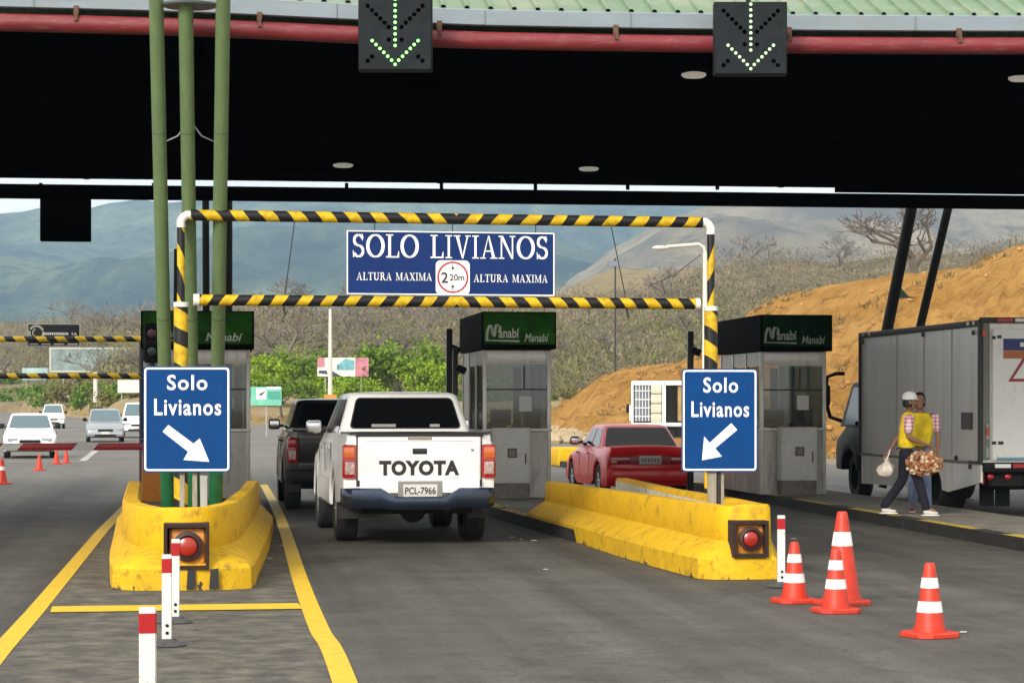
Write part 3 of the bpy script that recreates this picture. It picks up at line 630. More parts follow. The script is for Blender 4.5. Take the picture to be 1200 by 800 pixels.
# ================================================================ CANOPY
def canopy():
    root = thing('toll_canopy', 'wide toll plaza canopy with green ribbed roof, grey fascia and black underside over all lanes', 'canopy')
    Y0, Y1 = 24.9, 42.0; X0, X1 = -9.5, 19.5
    def dz(x): return .02 + (.09 * (1 - math.exp(-((3.2 - x) / 2.5) ** 2)) if x < 3.2 else .0018 * min(abs(x - 3.2), 8) ** 2)
    xs = [X0 + (X1 - X0) * i / 100 for i in range(101)]
    g = G()
    g.loft([[(x, Y0, 5.59 + dz(x)), (x, Y0 - .02, 5.60 + dz(x)), (x, Y0 - .02, 5.75 + dz(x)), (x, Y0 + .03, 5.77 + dz(x)), (x, Y0 + .1, 5.60 + dz(x))] for x in xs])
    g.build('fascia', M_fascia, root, smooth=30)
    g = G()
    x = X0
    while x < X1:
        g.box((x, Y0 - .024, 5.675 + dz(x)), (.012, .012, .15)); x += 1.55
    g.build('fascia_joints', mat('joint_grey', (.16, .19, .2), .7), root, smooth=0)
    G().tube([(x, Y0 + .02, 5.44 + dz(x)) for x in xs], .092, 16).build('edge_pipe', M_redpipe, root)
    x = X0 + .7; k = 0
    while x < X1:
        if -6 < x < 12:
            G().box((x, Y0 - .03, 5.57 + dz(x)), (.05, .05, .10)).box((x, Y0 - .07, 5.50 + dz(x)), (.035, .05, .08)).build('pipe_clamp', mat('rusty_clamp', (.11, .055, .035), .9, var=.4, vs=20), root, smooth=0)
        x += 1.87
    # ribbed green slope
    g = G(); sl = math.tan(R(23)); L_ = 8.0; vs = []; fs = []; x = X0; i = 0
    rp = .25; prof = [(0, 0), (.19, 0), (.20, .035), (.235, .035)]
    pts = []
    while x < X1:
        for a, h in prof: pts.append((x + a, h))
        x += rp
    n = len(pts)
    for Y, up in ((Y0 + .03, 0), (Y0 + L_, L_ * sl), (Y1 - 1, L_ * sl), (Y1 - .3, L_ * sl - 3.2)):
        for a, h in pts: vs.append((a, Y, 5.765 + dz(a) + up + h))
    g.add(vs, [(j * n + i, j * n + i + 1, (j + 1) * n + i + 1, (j + 1) * n + i) for j in range(3) for i in range(n - 1)])
    g.build('ribbed_roof', M_roofg, root, smooth=30)
    # soffit and dark steelwork below it
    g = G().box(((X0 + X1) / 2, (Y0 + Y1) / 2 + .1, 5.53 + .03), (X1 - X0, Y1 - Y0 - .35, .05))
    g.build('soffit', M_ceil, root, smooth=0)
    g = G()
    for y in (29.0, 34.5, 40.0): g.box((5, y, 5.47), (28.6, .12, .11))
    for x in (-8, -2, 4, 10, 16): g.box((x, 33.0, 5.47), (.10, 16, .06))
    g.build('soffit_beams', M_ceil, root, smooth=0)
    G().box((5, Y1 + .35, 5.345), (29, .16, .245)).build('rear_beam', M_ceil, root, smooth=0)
    for px in (48, 180, 406, 517, 627, 735, 840): p = at(px, 220, 42.4); G().box((p.x, p.y - .05, 5.5), (.06, .05, .12)).build('beam_hanger', M_ceil, root, smooth=0)
    p = at(1075, 220, 43)
    G().box((p.x + 1.6, p.y, 5.49), (6.2, .2, .10)).build('slot_blocker', M_ceil, root, smooth=0)  # added blocker that shuts off the bright slot towards the right end
    for x in (X0 + .4, X1 - .4): G().box((x, Y0 + 6, 2.7), (.3, .3, 5.5)).build('side_column', M_green, root, smooth=0); G().box((x, Y1 - 1, 2.7), (.3, .3, 5.5)).build('side_column', M_green, root, smooth=0)
    return root
canopy()
for i, (px, py, D, r, lb) in enumerate([(813, 91, 28.0, .17, 'shallow round ceiling lamp under the canopy beside the right arrow signal'), (402, 196, 38.6, .19, 'small round ceiling lamp left, above the blue banner'),
                                 (690, 200, 39.3, .19, 'small round ceiling lamp right, above the blue banner'), (1196, 95, 28.4, .17, 'yellowish round ceiling lamp at the right edge of the photo')]):
    r *= .85; p = at(px, py, D); root = thing('ceiling_lamp', lb, 'ceiling lamp', (p.x, p.y, 5.45), 0, 'round lamps under the canopy')
    zz = p.z - 5.45
    G().lathe((0, 0, zz), [(.001, .0), (r * .8, .0), (r, .02), (r, .045), (r * .6, .06), (.001, .06)], 24).build('diffuser', mat('lamp_diffuser', (.5, .48, .42), .5, emit=(1, .95, .82), es=.13), root)
    G().cyl((0, 0, zz + .05), (0, 0, .08), .03, n=8).build('stem', M_blk, root)

# black box hanging off the far edge (the back of a signal)
p = at(77, 230, 42.9); root = thing('lane_signal', 'dark back of a signal box hanging from the far canopy edge at the left', 'lane signal', (p.x, p.y, 5.25))
G().box((0, 0, -.30), (.90, .16, .78), .02).build('housing', M_ceil, root); G().box((0, 0, .06), (.3, .1, .2)).build('bracket', M_ceil, root, smooth=0)

def lane_signal(px0, px1, pyb, D, label, led):
    a = at(px0, pyb, D); b = at(px1, pyb, D); w = (b - a).length; h = w * 1.0
    root = thing('lane_signal', label, 'lane signal', ((a.x + b.x) / 2, a.y, a.z), -math.atan2(a.y - b.y, b.x - a.x), 'lane arrow signals on the canopy edge')
    G().box((0, .09, h / 2), (w, .16, h), .012).build('housing', M_blk, root)
    G().box((0, .004, h / 2), (w - .03, .012, h - .03)).build('face', M_ledbox, root, smooth=0)
    def dot(g, u, v, r=.017, jit=0): 
        n = 10; y = -.006
        g.add([(u * w / 2 + r * math.cos(2 * math.pi * k / n), y, h / 2 + v * h / 2 + r * math.sin(2 * math.pi * k / n)) for k in range(n)], [tuple(range(n))])
    on, off = G(), G()
    for k in range(9): dot(on, 0, .92 - k * .17 * .92)
    for k in range(6):
        dot(on, -.62 + k * .105, -.20 - k * .105); dot(on, .62 - k * .105, -.20 - k * .105)
    dot(on, 0, -.84)
    for k in range(14):
        t = -.74 + 1.48 * k / 13
        if abs(t) > .1:
            for s_ in (-1, 1):
                if not (t < -.2 and t > -.6): dot(off, s_ * t, t if s_ > 0 else t, .023)
    for k in range(14):
        t = -.74 + 1.48 * k / 13
        if abs(t) > .15 and t > 0: dot(off, -t, t, .023)
    on.build('lit_dots', led, root, smooth=0); off.build('unlit_dots', M_ledoff, root, smooth=0)
    G().box((0, .19, h * .75), (.3, .14, .12)).box((0, .26, h), (.05, .05, .5)).build('bracket', M_blk, root, smooth=0)
lane_signal(420, 507, 82, 24.35, 'square lane signal with green down arrow on canopy edge, above the white pickup', M_led)
lane_signal(838, 924, 87, 24.85, 'square lane signal with green down arrow on canopy edge, above the right sign', mat('led_green_faded', (.2, .3, .18), .5, emit=(.62, .95, .50), es=.62))

# ================================================================ COLUMNS
root = thing('canopy_column', 'cluster of three leaning green tube columns rising from the left barrier', 'column', tuple(gd(225, 640)[:2]) + (0.0,))
rl = Vector(root.location)
for (xt, xb) in ((183, 198), (217.5, 227.5), (261.5, 252)):
    T_ = at(xt, 0, 24.0); Bt = at(xb, 628, 27.0); Bt.z = .0; T2 = T_ + (T_ - Bt) * .05
    c = G().tube([Bt - rl, Bt.lerp(T_, .5) - rl, T2 - rl], [.072, .073, .074], 18).build('column_tube', M_green, root)
    for f in (.45, .78): 
        q = Bt.lerp(T_, f) - rl; d = (T_ - Bt).normalized(); G().tube([q, q + d * .012], .0755, 18).build('weld_seam', mat('seam_green', (.05, .09, .05), .7), c)
    q = Bt.lerp(T_, .18) - rl; G().tube([Bt - rl, q], .0765, 18).build('painted_foot', mat('foot_green', (.012, .12, .045), .5, var=.2, vs=5), c)
g = G(); a = at(190, 168, 25); b = at(255, 168, 25); m_ = at(222, 140, 25.05)
g.tube([a - rl, (a + m_) / 2 - rl + Vector((0.02, 0, -.05)), m_ - rl], .008, 6).tube([b - rl, (b + m_) / 2 - rl + Vector((-.02, 0, -.05)), m_ - rl], .008, 6); g.build('brace_wire', M_signback, root)
g = G(); c0 = at(222, 8, 24.1) - rl
g.lathe(tuple(c0), [(.001, 0), (.27, 0), (.29, .02), (.27, .04), (.001, .04)], 26); g.build('spreader_plate', M_fascia, root)

def far_column(label, pairs, D, m=M_greenshade, bracket=None):
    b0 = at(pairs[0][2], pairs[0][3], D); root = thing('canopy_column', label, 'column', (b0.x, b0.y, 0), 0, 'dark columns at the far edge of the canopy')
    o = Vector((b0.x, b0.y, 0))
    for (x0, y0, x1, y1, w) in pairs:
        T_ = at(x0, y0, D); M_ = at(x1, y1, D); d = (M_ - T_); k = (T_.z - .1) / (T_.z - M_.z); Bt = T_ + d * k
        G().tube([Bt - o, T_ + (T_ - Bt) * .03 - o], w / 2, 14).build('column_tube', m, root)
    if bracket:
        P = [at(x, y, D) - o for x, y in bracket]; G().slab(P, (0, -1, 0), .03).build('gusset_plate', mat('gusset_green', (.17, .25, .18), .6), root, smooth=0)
far_column('pair of leaning columns in black silhouette at the far canopy edge above the box truck', [(1069, 240, 1040, 385, .21), (1112, 240, 1079, 380, .16)], 44.2, bracket=[(1049, 335), (1056, 338), (1064, 347), (1075, 349), (1048, 350)])
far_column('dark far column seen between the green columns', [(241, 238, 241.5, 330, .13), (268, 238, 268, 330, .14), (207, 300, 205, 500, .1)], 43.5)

# ================================================================ HEIGHT GANTRY with banner
def height_gantry():
    A = at(212, 250, 24.95); B = at(833, 263, 26.0); base = Vector((A.x, A.y, 0)); dx = B - A; L_ = math.hypot(dx.x, dx.y); rz = math.atan2(dx.y, dx.x)
    root = thing('height_gantry', 'yellow and black striped pipe gantry over the lane of the white pickup', 'height gantry', tuple(base), rz)
    ppm = 618 / L_
    ztop = 3.62; zbot = 2.735
    def X(px): return (px - 212) * L_ / 621
    xc = X(528)
    G().tube([(.10, 0, ztop), (L_ - .10, 0, ztop)], .058, 16).build('top_bar', stripe_mat('tape_top', 'X', 'Z', .30, -.80, xc), root)
    G().tube([(X(232), 0, zbot), (X(814), 0, zbot)], .058, 16).build('lower_bar', stripe_mat('tape_low', 'X', 'Z', .262, .75, xc), root)
    wh = mat('pvc_white', (.66, .65, .6), .5, var=.1)
    for x0, x1 in ((X(226), X(232.5)), (X(813.5), X(819))): G().tube([(x0, 0, zbot), (x1, 0, zbot)], .064, 16).build('end_cap', wh, root)
    for x, s_ in ((0, 1), (L_, -1)):
        G().tube([(x, 0, ztop - .13), (x, 0, ztop - .06), (x + s_ * .03, 0, ztop - .02), (x + s_ * .06, 0, ztop), (x + s_ * .14, 0, ztop)], .052 if s_ < 0 else .046, 12).build('elbow', wh, root)
    zt = 2.66
    for x, s_ in ((0, 1), (L_, -1)):
        up = G().tube([(x, 0, zt), (x, 0, ztop - .12)], .041, 14).build('upper_post', stripe_mat('tape_up', 'Z', 'X', .52, 2.2 * s_, duty=.5), root)
        G().tube([(x, 0, 0), (x, 0, zt)], .074, 16).build('lower_post', stripe_mat('tape_post', 'Z', 'X', .36, .55 if s_ > 0 else .75, duty=.55), root)
        G().tube([(x, 0, zt), (x, 0, zt + .05)], .078, 16).build('post_collar', wh, root)
    for i, (a, b) in enumerate(((341, 329), (433, 433), (524, 524), (622, 622), (712, 731))):
        zb = zbot if i in (0, 4) else 3.43
        G().tube([(X(a), 0, ztop - .05), (X(b), 0, zb)], .006, 5).build('hanger_cable', M_trim, root)
    g = G()
    for a in (328, 731): g.tube([(X(a), 0, zbot - .05), (X(a) + .02, 0, zbot - .16)], .012, 6)
    g.build('cable_tail', M_trim, root)
    # banner
    x0, x1 = X(401.5), X(643.5); z1 = 1.65 + 201 * 25.45 / F; z0 = 1.65 + 128 * 25.45 / F
    ban = thing('banner', 'wide navy blue banner reading SOLO LIVIANOS hung in the striped gantry', 'banner', tuple(base), rz)
    G().box(((x0 + x1) / 2, 0, (z0 + z1) / 2), (x1 - x0, .012, z1 - z0)).build('board', M_banner, ban, smooth=0)
    g = G(); t = .012
    for cx, cz, sx, sz in (((x0 + x1) / 2, z1, x1 - x0 + t, t), ((x0 + x1) / 2, z0, x1 - x0 + t, t), (x0, (z0 + z1) / 2, t, z1 - z0), (x1, (z0 + z1) / 2, t, z1 - z0)): g.box((cx, -.002, cz), (sx, .018, sz))
    g.build('border', M_white, ban, smooth=0)
    W_ = x1 - x0; H_ = z1 - z0; g = G()
    def bx(px): return x0 + (px - 406) / 243 * W_
    def bz(py): return z1 - (py - 272) / 73 * H_
    serif_on(g, 'SOLO LIVIANOS', bx(411), bz(302.5), bx(644) - bx(411), bz(275.5) - bz(302.5), -.009)
    serif_on(g, 'ALTURA MAXIMA', bx(416.5), bz(329), bx(505) - bx(416.5), bz(320) - bz(329), -.009)
    serif_on(g, 'ALTURA MAXIMA', bx(553.5), bz(330), bx(642) - bx(553.5), bz(321) - bz(330), -.009)
    g.build('lettering', M_white, ban, smooth=0)
    pl = G().prism(rrect(bx(509), bz(345), bx(549), bz(305), .05), -.012, -.008, 'Y').build('limit_plate', M_white, ban, smooth=0)
    cx, cz = bx(529), bz(324.8); r = (bx(549) - bx(509)) * .46; g = G(); n = 40
    g.add([(cx + q * math.cos(2 * math.pi * k / n), -.0145, cz + q * math.sin(2 * math.pi * k / n)) for k in range(n) for q in (r, r * .885)], [(2 * k, 2 * k + 1, (2 * k + 3) % (2 * n), (2 * k + 2) % (2 * n)) for k in range(n)])
    g.build('red_ring', mat('sign_red', (.40, .015, .03), .4), pl, smooth=0)
    g = G(); text_on(g, '2', cx - r * .74, cz - r * .36, r * .44, r * .68, -.0145, bold=.02); text_on(g, '20m', cx - r * .20, cz - r * .22, r * .94, r * .42, -.0145, bold=.02)
    for s_ in (1, -1): g.add([(cx, -.0145, cz + s_ * r * .45), (cx + r * .13, -.0145, cz + s_ * r * .62), (cx - r * .13, -.0145, cz + s_ * r * .62)], [(0, 1, 2)]); g.add([(cx - r * .03, -.0145, cz + s_ * r * .62), (cx + r * .03, -.0145, cz + s_ * r * .62), (cx + r * .03, -.0145, cz + s_ * r * .8), (cx - r * .03, -.0145, cz + s_ * r * .8)], [(0, 1, 2, 3)])
    g.build('limit_text', M_ink, pl, smooth=0)
height_gantry()

# ================================================================ BLUE LANE SIGNS
def lane_sign(px0, px1, py0, py1, D, arrow, label, letters, mirror, post):
    a = at(px0, py1, D); b = at(px1, py0, D); w = math.hypot(b.x - a.x, b.y - a.y); h = (py1 - py0) / F * D
    root = thing('lane_sign', label, 'road sign', ((a.x + b.x) / 2, (a.y + b.y) / 2, 0), -TH * .6, 'blue Solo Livianos signs on the island noses')
    z0 = a.z; z1 = z0 + h; x0, x1 = -w / 2, w / 2
    G().prism(rrect(x0, z0, x1, z1, .035), 0, .012, 'Y').build('board', M_signback, root, smooth=0)
    G().prism(rrect(x0, z0, x1, z1, .035), -.004, -.0005, 'Y').build('blue_margin', M_signblue, root, smooth=0)
    g = G(); o = rrect(x0 + .012, z0 + .012, x1 - .012, z1 - .012, .03); i_ = rrect(x0 + .03, z0 + .03, x1 - .03, z1 - .03, .022); n = len(o)
    g.add([(p[0], -.0065, p[1]) for p in o] + [(p[0], -.0065, p[1]) for p in i_], [(k, (k + 1) % n, n + (k + 1) % n, n + k) for k in range(n)])
    g.build('border', M_white, root, smooth=0)
    X = lambda px: x0 + (px - px0) / (px1 - px0) * w
    Z = lambda py: z1 - (py - py0) / (py1 - py0) * h
    g = G()
    for t, u0, u1, v0, v1 in letters: text_on(g, t, X(u0), Z(v1), X(u1) - X(u0), Z(v0) - Z(v1), -.0065, bold=.018, spacing=1.12)
    g.build('lettering', M_white, root, smooth=0)
    G().prism([(X(u), Z(v)) for u, v in arrow], -.0066, -.0045, 'Y').build('arrow', M_white, root, smooth=0)
    post(root, X, Z)
def postL(root, X, Z):
    G().box((-.05, .07, 1.0), (.045, .045, 1.9)).build('post', M_post, root, smooth=0)
    G().box((.07, .07, 1.0), (.045, .045, 1.9)).build('post', M_post, root, smooth=0)
lane_sign(168, 270, 429, 553, 22.9, [(197.5, 497.6), (226.7, 519.5), (234, 513.4), (245.2, 540.8), (215, 538.6), (220.5, 529), (190.7, 505.5)],
          'blue sign Solo Livianos with white arrow to lower right, in front of green columns',
          [('Solo', 196, 243, 439, 457), ('Livianos', 181, 259, 467, 486.5)], False, postL)
def postR(root, X, Z):
    G().box((X(835), .06, .92), (.085, .06, 1.78)).build('post', M_post, root, smooth=0)
    G().box((X(843), .09, .92), (.03, .06, 1.78)).build('post_edge', M_trim, root, smooth=0); G().box((X(847.5), .075, .92), (.03, .07, 1.78)).build('post_flange', M_post, root, smooth=0)
lane_sign(798.5, 888, 432, 552.5, 24.2, [(864, 503.5), (838, 525), (846, 534.5), (822.5, 539), (825, 511), (831.5, 518.5), (857, 495.5)],
          'blue sign Solo Livianos with white arrow to lower left, on post behind right barrier',
          [('Solo', 824, 865, 442, 460), ('Livianos', 810, 878, 470, 488.5)], True, postR)
# ================================================================ TOLL BOOTHS
M_paper = mat('paper_white', (.62, .62, .58), .8)
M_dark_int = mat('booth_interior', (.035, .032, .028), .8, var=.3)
def booth(label, x0, x1, y0, depth, z0=.15, sign_mat=None, cabinet=True, logo=True, sx=(0, 0), txt_m=None, seed=0, beyond=True):
    w = x1 - x0; root = thing('toll_booth', label, 'toll booth', ((x0 + x1) / 2, y0, z0), 0, 'steel toll booths on the islands')
    hw = w / 2; H = 2.36; sill = 1.08; head = 2.13; p = .06
    for x in (-hw + p / 2, hw - p / 2):
        for y in (p / 2, depth * .36, depth * .68, depth - p / 2): G().box((x, y, H / 2), (p, p, H), .008).build('frame_post', M_steel, root)
    # panels
    G().box((0, .035, sill / 2), (w - 2 * p, .03, sill)).build('front_panel', M_steeld, root, smooth=0)
    G().box((0, .03, (head + H) / 2), (w - 2 * p, .045, H - head), .006).build('header_panel', M_steel, root)
    G().box((0, .01, sill), (w + .02, .10, .05), .008).build('window_sill', M_steel, root)
    G().box((0, depth - .04, sill / 2), (w - 2 * p, .03, sill)).build('back_panel', M_steeld, root, smooth=0)
    for s_ in (-1, 1):
        g = G(); 
        for ya, yb in ((0, .36), (.36, .68), (.68, 1)):
            a = depth * ya + p * .6; b = depth * yb - p * .6
            g.box((s_ * (hw - .03), (a + b) / 2, sill / 2), (.025, b - a, sill)); g.box((s_ * (hw - .03), (a + b) / 2, (head + H) / 2), (.025, b - a, H - head))
        g.box((s_ * (hw - .03), depth * .84, (sill + head) / 2), (.026, depth * .3, head - sill))
        g.build('side_panel', M_steeld, root, smooth=0)
        for ya, yb in ((0, .36), (.36, .68)):
            G().box((s_ * (hw - .03), depth * (ya + yb) / 2, (sill + head) / 2), (.008, depth * (yb - ya) - p * 1.2, head - sill - .02)).build('side_window', M_pane, root, smooth=0)
    G().box((0, .04, (sill + head) / 2 + .01), (w - 2 * p, .008, head - sill - .03)).build('front_window', M_pane, root, smooth=0)
    g = G(); g.box((0, .035, sill + (head - sill) * .62), (w - 2 * p, .025, .025)); g.box((.12, .036, sill + (head - sill) * .8), (.025, .02, (head - sill) * .36)); g.build('window_bar', M_trim, root, smooth=0)
    # inside
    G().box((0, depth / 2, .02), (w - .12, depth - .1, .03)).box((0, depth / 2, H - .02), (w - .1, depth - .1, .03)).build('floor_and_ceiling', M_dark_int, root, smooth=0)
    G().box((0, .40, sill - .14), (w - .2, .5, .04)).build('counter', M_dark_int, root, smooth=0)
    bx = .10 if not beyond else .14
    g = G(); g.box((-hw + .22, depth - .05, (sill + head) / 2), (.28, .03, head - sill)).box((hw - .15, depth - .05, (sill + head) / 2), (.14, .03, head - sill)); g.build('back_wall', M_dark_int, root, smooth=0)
    mo = G().box((-hw + .34, .45, sill + .20), (.34, .04, .26), .01).box((-hw + .34, .47, sill + .03), (.06, .06, .12)).build('monitor', M_blk, root)
    G().box((.14 + seed * .03, .03, sill + .42 + seed * .02), (.20, .004, .24)).build('notice', M_paper, root, smooth=0)
    G().box((hw - .24, .55, sill + .18), (.26, .3, .34), .02).build('chair_back', mat('seat_tan', (.16, .14, .10), .8), root)
    G().box((-hw + .26, .30, sill + .06), (.30, .2, .12), .02).box((0, .30, sill + .05), (.10, .12, .1), .01).build('cash_terminal', mat('terminal_grey', (.16, .19, .19), .6), root)
    # roof sign box
    zs0 = 2.37; zs1 = 2.97; a0 = -hw - .04 + sx[0]; a1 = hw + .06 + sx[1]
    rb = G().box(((a0 + a1) / 2, depth / 2 - .05, (zs0 + zs1) / 2), (a1 - a0, depth + .25, zs1 - zs0), .015).build('roof_box', M_signdark, root)
    G().box(((a0 + a1) / 2, -.188, (zs0 + zs1) / 2 + .03), (a1 - a0 - .06, .01, zs1 - zs0 - .10)).build('sign_face', sign_mat or M_signgreen, rb, smooth=0)
    if logo:
        tm = txt_m or mat('booth_letters', (.62, .65, .55), .5)
        W_ = a1 - a0; g = G(); y = -.196; X = lambda u: a0 + u * W_; Z = lambda v: zs0 + v * (zs1 - zs0)
        # sweeping capital M, then the rest of the word
        pts = [(.05, .22), (.055, .45), (.085, .62), (.11, .62), (.13, .40), (.15, .36), (.17, .62), (.20, .66), (.225, .60), (.22, .45)]
        pts = bez(pts, 5)
        for dx in (0, .012, .024):
            for (a, b), (c, d) in zip(pts, pts[1:]): g.add([(X(a + dx), y - dx * .03, Z(b)), (X(c + dx), y - dx * .03, Z(d)), (X(c + dx + .009), y - dx * .03, Z(d - .012)), (X(a + dx + .009), y - dx * .03, Z(b - .012))], [(0, 1, 2, 3)])
        text_on(g, 'anabí', X(.225), Z(.30), X(.50) - X(.225), Z(.56) - Z(.30), y, bold=.02)
        g.add([(X(.05), y, Z(.225)), (X(.50), y, Z(.195)), (X(.50), y, Z(.235)), (X(.05), y, Z(.245))], [(0, 1, 2, 3)])
        text_on(g, 'Manabí', X(.57), Z(.20), X(.90) - X(.57), Z(.42) - Z(.20), y, bold=.01, shear=.25)
        g.build('sign_lettering', tm, rb, smooth=0)
    if cabinet:
        cx = -.13 + (.14 if seed else 0)
        cb = G().box((cx, -.20, .68), (.60, .36, .88), .012).build('cabinet', M_cab, root)
        G().box((cx, -.20, .12), (.58, .34, .24)).build('plinth', M_conc, cb, smooth=0)
        G().box((cx, -.388, .68), (.54, .012, .82), .004).build('cabinet_door', M_cab, cb)
        G().box((cx, -.398, .72), (.15, .01, .15)).build('meter_window', mat('meter_frame', (.08, .075, .06), .5), cb, smooth=0)
        G().box((cx, -.404, .72), (.10, .01, .10)).build('meter_glass', mat('meter_tan', (.20, .18, .13), .3), cb, smooth=0)
        G().box((cx + .215, -.402, .63), (.018, .02, .17), .004).build('handle', M_trim, cb)
    return root
booth('steel toll booth mostly hidden behind the green columns and left sign', -.98, .70, 38.3, 3.0, cabinet=False, seed=0)
booth('steel toll booth between white pickup and red sedan, with lit green Manabí sign', 4.40, 5.50, 38.0, 3.1, sx=(0, 0))
booth('steel toll booth with a nearly black Manabí sign, right of the right blue sign', 9.10, 10.22, 38.7, 3.1, sign_mat=mat('booth_sign_shade', (.004, .022, .007), .8, spec=.05, var=.5, vs=1.5), txt_m=mat('booth_letters_shade', (.34, .37, .30), .5), seed=1)  # same sign and letters in darker copies, shade put into both colours

# thin posts with readers beside the booths
def reader_post(px, pt, D, label, w=.10):
    p = at(px, pt, D); root = thing('reader_post', label, 'post', (p.x, p.y, .15), 0, 'black reader posts beside the booths')
    G().box((0, 0, (p.z - .15) / 2), (w, w, p.z - .15), .01).build('post', M_trim, root)
    G().box((.10, -.02, p.z - .5), (.16, .10, .12), .02, M=Matrix.Rotation(R(25), 4, 'Y')).build('camera', M_blk, root); G().tube([(0, 0, p.z - .62), (.12, 0, p.z - .5)], .015, 6).build('bracket', M_trim, root)
reader_post(526.5, 385, 40.5, 'black post with small camera just left of the middle booth')
reader_post(533.5, 408, 39.6, 'plain black post touching the left side of the middle booth', .08)
reader_post(809, 388, 41.0, 'black post with small camera rising behind the right blue sign')
# traffic light by the left booth
p = at(178, 385, 37.5); root = thing('traffic_light', 'black traffic light beside the left booth, just left of the green columns', 'traffic light', (p.x, p.y, .15))
G().tube([(0, 0, 0), (0, 0, 2.4)], .04, 8).build('post', M_trim, root)
h = G().box((0, 0, 2.45), (.26, .22, .62), .04).build('housing', M_blk, root)
for z, m in ((2.60, mat('lens_dark_red', (.12, .01, .01), .2)), (2.32, mat('lens_dark_green', (.01, .06, .03), .2))):
    G().lathe((0, -.11, z), [(.085, 0), (.07, -.03), (.001, -.035)], 16, 'Y').build('lens', m, h)
    G().lathe((0, -.11, z), [(.10, 0), (.10, -.11), (.093, -.11), (.093, 0)], 16, 'Y').build('visor', M_blk, h)
# things between the left columns
p = at(206, 570, 33.5); root = thing('equipment_cabinet', 'narrow grey cabinet with yellow edges between the left green columns', 'cabinet', (p.x, p.y, .15))
G().box((0, 0, .45), (.34, .25, .9), .01).build('body', mat('cabinet_grey', (.30, .29, .26), .6, var=.1), root); G().box((-.02, -.13, .45), (.03, .02, .88)).box((.16, -.13, .45), (.03, .02, .88)).build('yellow_trim', M_paintline, root, smooth=0)
p = at(236, 575, 32.5); root = thing('equipment_box', 'small white box on the island between the left green columns', 'box', (p.x, p.y, .15))
G().box((0, 0, .28), (.18, .2, .5), .012).build('body', M_cab, root); G().box((0, -.105, .28), (.15, .01, .44)).build('lid', M_cab, root, smooth=0)

# barrier gate in the far left lane
p = at(180, 560, 37.0); root = thing('barrier_gate', 'orange lane barrier with red and white arm lowered across the left lane', 'barrier gate', (p.x, p.y, .15))
cb = G().box((0, 0, .45), (.36, .40, .92), .02).build('cabinet', mat('gate_orange', (.55, .19, .02), .5, var=.12, dirt=(.25, .09, .02), dirt_amt=.25), root)
G().box((0, 0, .935), (.38, .42, .05), .01).build('lid', M_trim, cb)
dirx = at(-200, 522, 37.4) - at(176, 522, 37.0); L_ = 6.2; d = Vector((-1, .06, 0)).normalized(); z = .845
arm = G().box((-L_ / 2 - .1, -.24 + .0, z), (L_, .05, .11), .02).build('arm', mat('arm_red', (.36, .012, .016), .4, var=.15), root)
for a, b in ((.92, 1.24), (2.06, 2.36), (3.6, 3.9), (5.0, 5.3)):
    g = G(); g.add([(-a, -.268, z - .055), (-b, -.268, z - .055), (-b + .10, -.268, z + .055), (-a + .10, -.268, z + .055)], [(0, 1, 2, 3)]); g.add([(-a, -.268, z + .057), (-b, -.268, z + .057), (-b, -.21, z + .057), (-a, -.21, z + .057)], [(0, 1, 2, 3)]); g.build('white_band', M_bolw, arm, smooth=0)

# ================================================================ VEHICLES
def wheel(parent, x, y, r, w, name='wheel', rim=M_rim):
    s_ = 1 if x > 0 else -1
    t = G().lathe((x, y, r), [(r * .58, -w / 2 * .9), (r * .72, -w / 2), (r * .92, -w / 2), (r * .985, -w * .40), (r, -w * .30), (r, -w * .06), (r * .985, -w * .05), (r * .985, w * .05), (r, w * .06), (r, w * .30), (r * .985, w * .40), (r * .92, w / 2), (r * .72, w / 2), (r * .58, w / 2 * .9)], 28, 'X').build(name, M_rub, parent)
    g = G().lathe((x, y, r), [(r * .60, s_ * w * .44), (r * .56, s_ * w * .40), (r * .50, s_ * w * .22), (.001, s_ * w * .22)], 24, 'X')
    for k in range(6):
        a = k * math.pi / 3; c = math.cos(a); s2 = math.sin(a)
        g.tube([(x + s_ * w * .34, y + c * r * .08, r + s2 * r * .08), (x + s_ * w * .38, y + c * r * .54, r + s2 * r * .54)], [r * .08, r * .06], 6)
    g.lathe((x, y, r), [(r * .15, s_ * w * .2), (r * .13, s_ * w * .42), (.001, s_ * w * .43)], 14, 'X')
    g.build('rim', rim, t)
    return t
